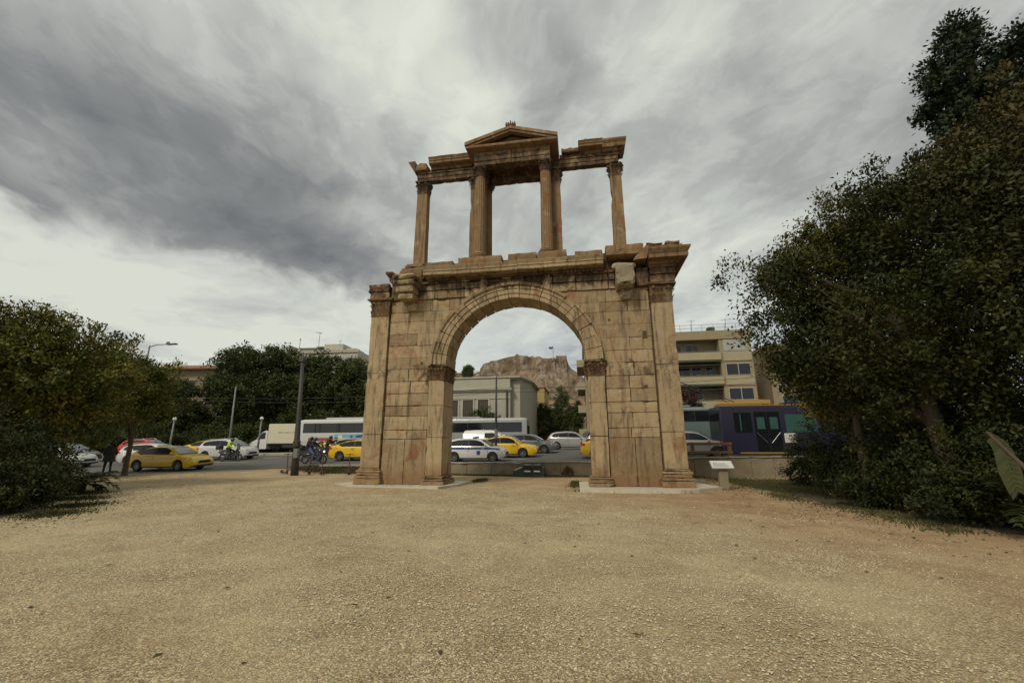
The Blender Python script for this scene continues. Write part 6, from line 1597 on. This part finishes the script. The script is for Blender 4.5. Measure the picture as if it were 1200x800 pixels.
# ================================================================== STREET FURNITURE
up_ = thing('utility_pole', 'tall dark thick utility pole standing on the verge among the kick scooters', 'pole', (-13.12, 4.8, .1), 0)
part('pole', 'steel_dark', up_, lambda m: m.tube([(0,0,-.1),(-.1,.05,1.4),(-.3,.2,3.6),(-.59,.4,6.7)], [.22,.17,.125,.095], 14), smooth=True)
part('bracket', 'steel_dark', up_, lambda m: (m.bev(-.78,-.42,.25,.55,6.55,6.85,.04), m.bev(-.2,.12,-.2,.1,1.6,1.95,.03)))
part('junction_box', 'steel_grey', up_, lambda m: m.bev(-.02,.22,-.3,-.1,1.0,1.5,.02))
def lamp(label, X, Y, z0, h, arm, rz, col='steel_grey', globe=True, name='street_lamp'):
    t = thing(name, label, 'street lamp', (X, Y, z0), rz)
    part('pole', col, t, lambda m: m.tube([(0,0,-.1),(0,0,h*.5),(0,0,h)], [.1,.08,.055], 10), smooth=True)
    if arm: part('arm', col, t, lambda m: m.tube([(0,0,h-.1),(arm*.4,0,h+.05),(arm,0,h+.05)], .035, 6)); part('lamp_head', 'grey_plastic', t, lambda m: (m.bev(arm-.1,arm+.75,-.13,.13,h,h+.1,.03), m.bev(arm-.15,arm+.1,-.05,.05,h+.08,h+.25,.02)))
    if globe: part('lamp_globe', 'lamp_clear', t, lambda m: m.ball((0,0,h+.15), .16, 10, 8), smooth=True)
    return t
lamp('tall street lamp whose arm shows over the left tree against the sky', -29.3, 9.0, .4, 8.8, 1.6, 0, globe=False)
lamp('thin leaning lamp post behind the white SUV', -27.45, 16.0, .8, 6.2, 0, 0, globe=False).rotation_euler = (0, R(-2), 0)
lamp('short lamp post with a pale globe left of the white SUV', -33.4, 16.0, .8, 3.3, 0, 0)
lamp('tall slim dark pole in front of the classical building seen through the arch', -2.9, 9.6+1.2, .75, 5.6, 0, 0, 'steel_dark', False, 'trolley_wire_pole')
lamp('short lamp with pale globe right of the leaning post', -26.6, 18.4, 1.0, 3.2, 0, 0)
part('band', 'steel_grey', bpy.data.objects['trolley_wire_pole'], lambda m: m.lathe([(.105,1.5),(.105,2.1)], 12))
# overhead wires
def wire(label, pts, sag, r_=.013):
    m = MB()
    for a, b in zip(pts, pts[1:]):
        a, b = Vector(a), Vector(b); P = [a.lerp(b, k/12)-Vector((0,0,sag*4*(k/12)*(1-k/12))) for k in range(13)]; m.tube(P, r_, 4)
    o = m.build('overhead_wire', 'steel_dark'); tag(o, label, 'wire', 'overhead trolley wires')
wire('upper overhead wire crossing behind the arch at the height of the classical building cornice', [(-60,13,6.0),(-27.5,12,5.6),(-2.9,10.8,5.6),(20,10.5,6.3),(45,10,6.5)], .35)
wire('lower overhead wire running beside the upper one over the road', [(-60,15,5.7),(-27.5,14,5.5),(-2.9,12.5,5.55),(20,12.5,6.2),(45,12,6.3)], .4)
wire('wire from the classical building across the side street to the balconies', [(-12,33.5,10.9),(4,38,12.3)], .3, .02)
# information lectern
le = thing('information_lectern', 'small stone-footed information stand with a tilted white panel right of the arch', 'sign', (8.15,.75,.0), R(-3))
part('post', 'wall_stone', le, lambda m: m.rock(-.17,.17,-.13,.15,-.05,.86,seg=.2,amp=.008,ero=.015))
Mx = Matrix.Translation((0,0,.93)) @ Matrix.Rotation(R(32), 4, 'X')
part('panel_frame', 'sign_grey', le, lambda m: m.bev(-.42,.42,-.27,.27,-.02,.025,.01,M=Mx)); 
def f(m):
    m.bev(-.39,.39,-.24,.24,.02,.032,.004,M=Mx)
pp = part('panel', 'sign_white', le, f)
def f(m):
    rr = random.Random(2)
    for k in range(5): 
        x = -.3+k*.09; m.bev(x, x+.05, .03, .03+rr.uniform(.03,.08), .032, .036, .001, M=Mx)
    m.bev(-.32,.16,.0,.012,.032,.036,.001,M=Mx)
    for k in range(6): m.bev(-.34,.1+rr.uniform(0,.2),-.04-k*.03,-.03-k*.03,.032,.035,.001,M=Mx)
part('drawing', 'sign_grey', pp, f)
# wooden railing on the pavement wall
fe = thing('wooden_railing', 'brown wooden railing on the road wall right of the arch', 'railing', (8.35, 8.75, road(9.5, 8.7)+.05), 0)
for x in (-1.7, .62, 2.62): part('post', 'wood_brown', fe, lambda m: m.bev(x-.09, x+.09, -.08, .08, -.1, 1.0, .015))
for z in (.92, .45): part('rail', 'wood_brown', fe, lambda m: m.bev(-1.8, 2.75, -.12, -.07, z-.07, z+.07, .012))
# floodlights by the wall
fl = thing('floodlight_unit', 'dark green floodlight housing with two white-fronted lamps against the wall under the arch', 'floodlight', (-.3, 7.75, .0), 0)
part('housing', 'green_box', fl, lambda m: m.prism([(-.95,0),(.85,0),(.85,.52),(.2,.56),(-.5,.5),(-.95,.3)], -.3, .25, 'y'))
for x in (-.1, .45):
    part('lamp', 'black_trim', fl, lambda m: m.bev(x-.22, x+.22, -.42, -.1, .36, .66, .02)); part('lamp_glass', 'lamp_clear', fl, lambda m: m.bev(x-.18, x+.18, -.44, -.4, .28, .36, .01))
    part('lamp_visor', 'sign_white', fl, lambda m: m.bev(x-.2, x+.2, -.4, -.1, .665, .68, .004))
part('lamp_side', 'sign_white', fl, lambda m: m.prism([(-.85,.34),(-.45,.5),(-.42,.56),(-.85,.42)], -.32, -.05, 'y'))
# stump / weed clump at the wall
tree('broadleaf_tree', 'low dark tree in the depth of the right-hand thicket', 'tree', (18.6,-5.2,0),
     [(0,0,3.4,2.6,2.6,3.0),(-2.0,1.4,2.6,1.8,1.6,2.2),(.8,-2.6,3.0,2.4,2.4,2.8)], 'leaf_dark', 420, 80, .17, r0=.2, seed=18, clump_r=(.4,.9), floor=.05)
tree('broadleaf_tree', 'dark tree deep behind the right-hand thicket near the road wall', 'tree', (21.5,3.2,0),
     [(0,0,4.4,3.4,2.6,3.6),(-3.0,.6,3.6,2.0,1.8,2.4),(2.8,-1.4,4.2,2.6,2.6,3.4)], 'leaf_dark', 420, 80, .2, r0=.2, seed=19, clump_r=(.5, 1.0), floor=.05)
bush('weed_clump', 'reddish brown weed clump growing at the foot of the road wall in the archway', (1.9, 7.95, 0), [(0,0,.25,.35,.2,.25)], 'leaf_autumn', 20, 50, .05, None, 170, clump_r=(.1,.2), floor=.01)

# ================================================================== SKY, SUN, CAMERA
w = bpy.data.worlds.new('World'); sc.world = w; w.use_nodes = True
n, l = w.node_tree.nodes, w.node_tree.links; bg = n['Background']
SUN_EL, SUN_AZ = R(42), R(205)       # azimuth clockwise from +Y
sky = n.new('ShaderNodeTexSky'); sky.sky_type = 'NISHITA'; sky.sun_disc = False; sky.sun_elevation = SUN_EL; sky.sun_rotation = SUN_AZ
tc = n.new('ShaderNodeTexCoord'); sx = n.new('ShaderNodeSeparateXYZ'); l.new(tc.outputs['Generated'], sx.inputs[0])
den = math_(n, l, 'ADD', math_(n, l, 'MAXIMUM', sx.outputs['Z'], 0.0), .12)
U = math_(n, l, 'DIVIDE', sx.outputs['X'], den); V_ = math_(n, l, 'DIVIDE', sx.outputs['Y'], den)
cb = n.new('ShaderNodeCombineXYZ'); l.new(U, cb.inputs[0]); l.new(V_, cb.inputs[1])
P = cb.outputs[0]
rot = mapping(n, l, P, (1, 1, 1), (0, 0, R(-27)))       # y axis now along the streaks of the deck
st = mapping(n, l, rot, (1.2, .85, 1))
warp = n.new('ShaderNodeTexNoise'); warp.inputs['Scale'].default_value = 1.3; warp.inputs['Detail'].default_value = 4; l.new(P, warp.inputs['Vector'])
wv = n.new('ShaderNodeVectorMath'); wv.operation = 'SUBTRACT'; l.new(warp.outputs['Color'], wv.inputs[0]); wv.inputs[1].default_value = (.5,.5,.5)
ws = n.new('ShaderNodeVectorMath'); ws.operation = 'SCALE'; ws.inputs['Scale'].default_value = .55; l.new(wv.outputs[0], ws.inputs[0])
def wadd(v, s=1.0):
    a = n.new('ShaderNodeVectorMath'); a.operation = 'ADD'; l.new(v, a.inputs[0]); l.new(ws.outputs[0], a.inputs[1]); return a.outputs[0]
PW = wadd(P)
n1 = noise_(n, l, wadd(st), 1.5, 7, .52, .25); n2 = noise_(n, l, wadd(mapping(n, l, st, loc=(4.2,1.7,0))), 3.6, 8, .55, .3); n3 = noise_(n, l, wadd(mapping(n, l, rot, (2.2,1.2,1), loc=(1,9,0))), 2.2, 6, .55)
def blob(cx, cy, ax, ay, ang):
    """soft elliptical region of the cloud deck, 1 in the middle"""
    m = mapping(n, l, PW, (1/ax, 1/ay, 1), (0,0,0))
    # rotate about centre: translate, rotate, scale in texture fashion
    sb = n.new('ShaderNodeVectorMath'); sb.operation = 'SUBTRACT'; l.new(PW, sb.inputs[0]); sb.inputs[1].default_value = (cx, cy, 0)
    m = mapping(n, l, sb.outputs[0], (1, 1, 1), (0, 0, -ang)); m = mapping(n, l, m, (1/ax, 1/ay, 1))
    ln = n.new('ShaderNodeVectorMath'); ln.operation = 'LENGTH'; l.new(m, ln.inputs[0])
    nd = n.new('ShaderNodeMapRange'); nd.interpolation_type = 'SMOOTHERSTEP'; l.new(ln.outputs['Value'], nd.inputs['Value'])
    nd.inputs['From Min'].default_value = 1.0; nd.inputs['From Max'].default_value = 0.15; nd.inputs['To Min'].default_value = 0; nd.inputs['To Max'].default_value = 1
    return nd.outputs['Result']
A_ = lambda a, b: math_(n, l, 'ADD', a, b); X_ = lambda a, b: math_(n, l, 'MULTIPLY', a, b)
bright = A_(X_(n1, .55), X_(n2, .25)); bright = A_(bright, X_(n3, .25))        # ~.5 centred
n4 = noise_(n, l, wadd(mapping(n, l, rot, (1.6,1.1,1), loc=(8,2,0))), 5.5, 10, .6, .2)
bright = A_(bright, X_(math_(n, l, 'SUBTRACT', ramp_(n, l, n4, .44, .58), .5), .06))
b0 = A_(X_(math_(n, l, 'SUBTRACT', bright, .52), 1.15), .645)
for (cx, cy, ax, ay, ang, k) in ((-1.35,.85,.75,1.1,R(-25),-.26),(-1.02,1.62,.45,.9,R(-20),-.30),(-.75,.95,.55,.85,R(-35),-.13),(-.36,.80,.32,.55,R(-10),.20),(-.42,.93,.13,.24,R(30),-.20),(-.06,.85,.19,.30,0,-.17),(-.2,.68,.12,.2,0,-.08),(.95,1.15,.9,.9,0,-.13),(.5,2.2,.6,.8,0,.05),(-.7,.35,.6,.35,0,.06),(.1,1.35,.35,.5,0,.02)):
    b0 = A_(b0, X_(blob(cx, cy, ax, ay, ang), k))
# open, brighter air under the edge of the deck toward the far left horizon
rad = n.new('ShaderNodeVectorMath'); rad.operation = 'LENGTH'; l.new(P, rad.inputs[0])
edge = A_(rad.outputs['Value'], X_(math_(n, l, 'SUBTRACT', n2, .5), .55)); edge = A_(edge, X_(math_(n, l, 'SUBTRACT', n1, .5), .35))
edge = A_(edge, X_(V_, -.17))
open_ = math_(n, l, 'MULTIPLY', ramp_(n, l, edge, 1.70, 1.92), ramp_(n, l, U, -.25, -.85))
thin = noise_(n, l, mapping(n, l, PW, (.8, .8, 1), loc=(3, 3, 0)), 1.2, 7, .6)
low = A_(X_(ramp_(n, l, thin, .50, .66), -.22), .80)
mx = n.new('ShaderNodeMix'); mx.data_type = 'FLOAT'; l.new(open_, mx.inputs['Factor']); l.new(b0, mx.inputs['A']); l.new(low, mx.inputs['B'])
cr = n.new('ShaderNodeValToRGB'); l.new(mx.outputs['Result'], cr.inputs['Fac']); e = cr.color_ramp.elements
e[0].position = .12; e[0].color = (.14,.147,.147,1); e[1].position = .98; e[1].color = (.70,.74,.66,1)
for p_, c_ in ((.32,(.21,.217,.212)),(.5,(.335,.345,.325)),(.68,(.50,.52,.475)),(.82,(.62,.64,.555))): q = e.new(p_); q.color = (*c_, 1)
cloud = cr.outputs['Color']
# bluish patch of air low behind the arch
bl_ = math_(n, l, 'MULTIPLY', ramp_(n, l, sx.outputs['Z'], .34, .14), ramp_(n, l, U, -1.6, -.6))
cloud = mixc(n, l, math_(n, l, 'MULTIPLY', bl_, .35), cloud, (.36,.43,.50))
sks = n.new('ShaderNodeVectorMath'); sks.operation = 'SCALE'; l.new(sky.outputs[0], sks.inputs[0]); sks.inputs['Scale'].default_value = .08
tot = mixc(n, l, .94, sks.outputs[0], cloud)
l.new(tot, bg.inputs['Color']); bg.inputs['Strength'].default_value = .9
sd = bpy.data.lights.new('sun', 'SUN'); sd.energy = 1.5; sd.angle = R(13); sd.color = (1, .91, .77)
so = bpy.data.objects.new('sun', sd); COL.objects.link(so)
dirv = Vector((math.sin(SUN_AZ)*math.cos(SUN_EL), math.cos(SUN_AZ)*math.cos(SUN_EL), math.sin(SUN_EL)))
so.rotation_euler = dirv.to_track_quat('Z', 'Y').to_euler(); so.location = (0, -30, 40)

cam = bpy.data.cameras.new('camera'); co = bpy.data.objects.new('camera', cam); COL.objects.link(co)
f_px, pitch, yaw, roll = 504.225, 0.2426667, -0.15779499, -0.00327289
fw = Vector((math.sin(yaw)*math.cos(pitch), math.cos(yaw)*math.cos(pitch), math.sin(pitch))); rt = Vector((math.cos(yaw), -math.sin(yaw), 0)); upv = rt.cross(fw)
rt2 = rt*math.cos(roll)+upv*math.sin(roll); up2 = -rt*math.sin(roll)+upv*math.cos(roll)
Mc = Matrix((rt2, up2, -fw)).transposed().to_4x4(); Mc.translation = (2.774, -17.979, 1.6); co.matrix_world = Mc
cam.sensor_width = 36; cam.lens = f_px/1200*36; cam.clip_start = .1; cam.clip_end = 4000
sc.camera = co
vs_ = sc.view_settings; vs_.view_transform = 'Standard'; vs_.look = 'None'; vs_.exposure = .4; vs_.gamma = 1; vs_.use_curve_mapping = False
sc.cycles.max_bounces = 6; sc.cycles.diffuse_bounces = 3; sc.cycles.use_denoising = True
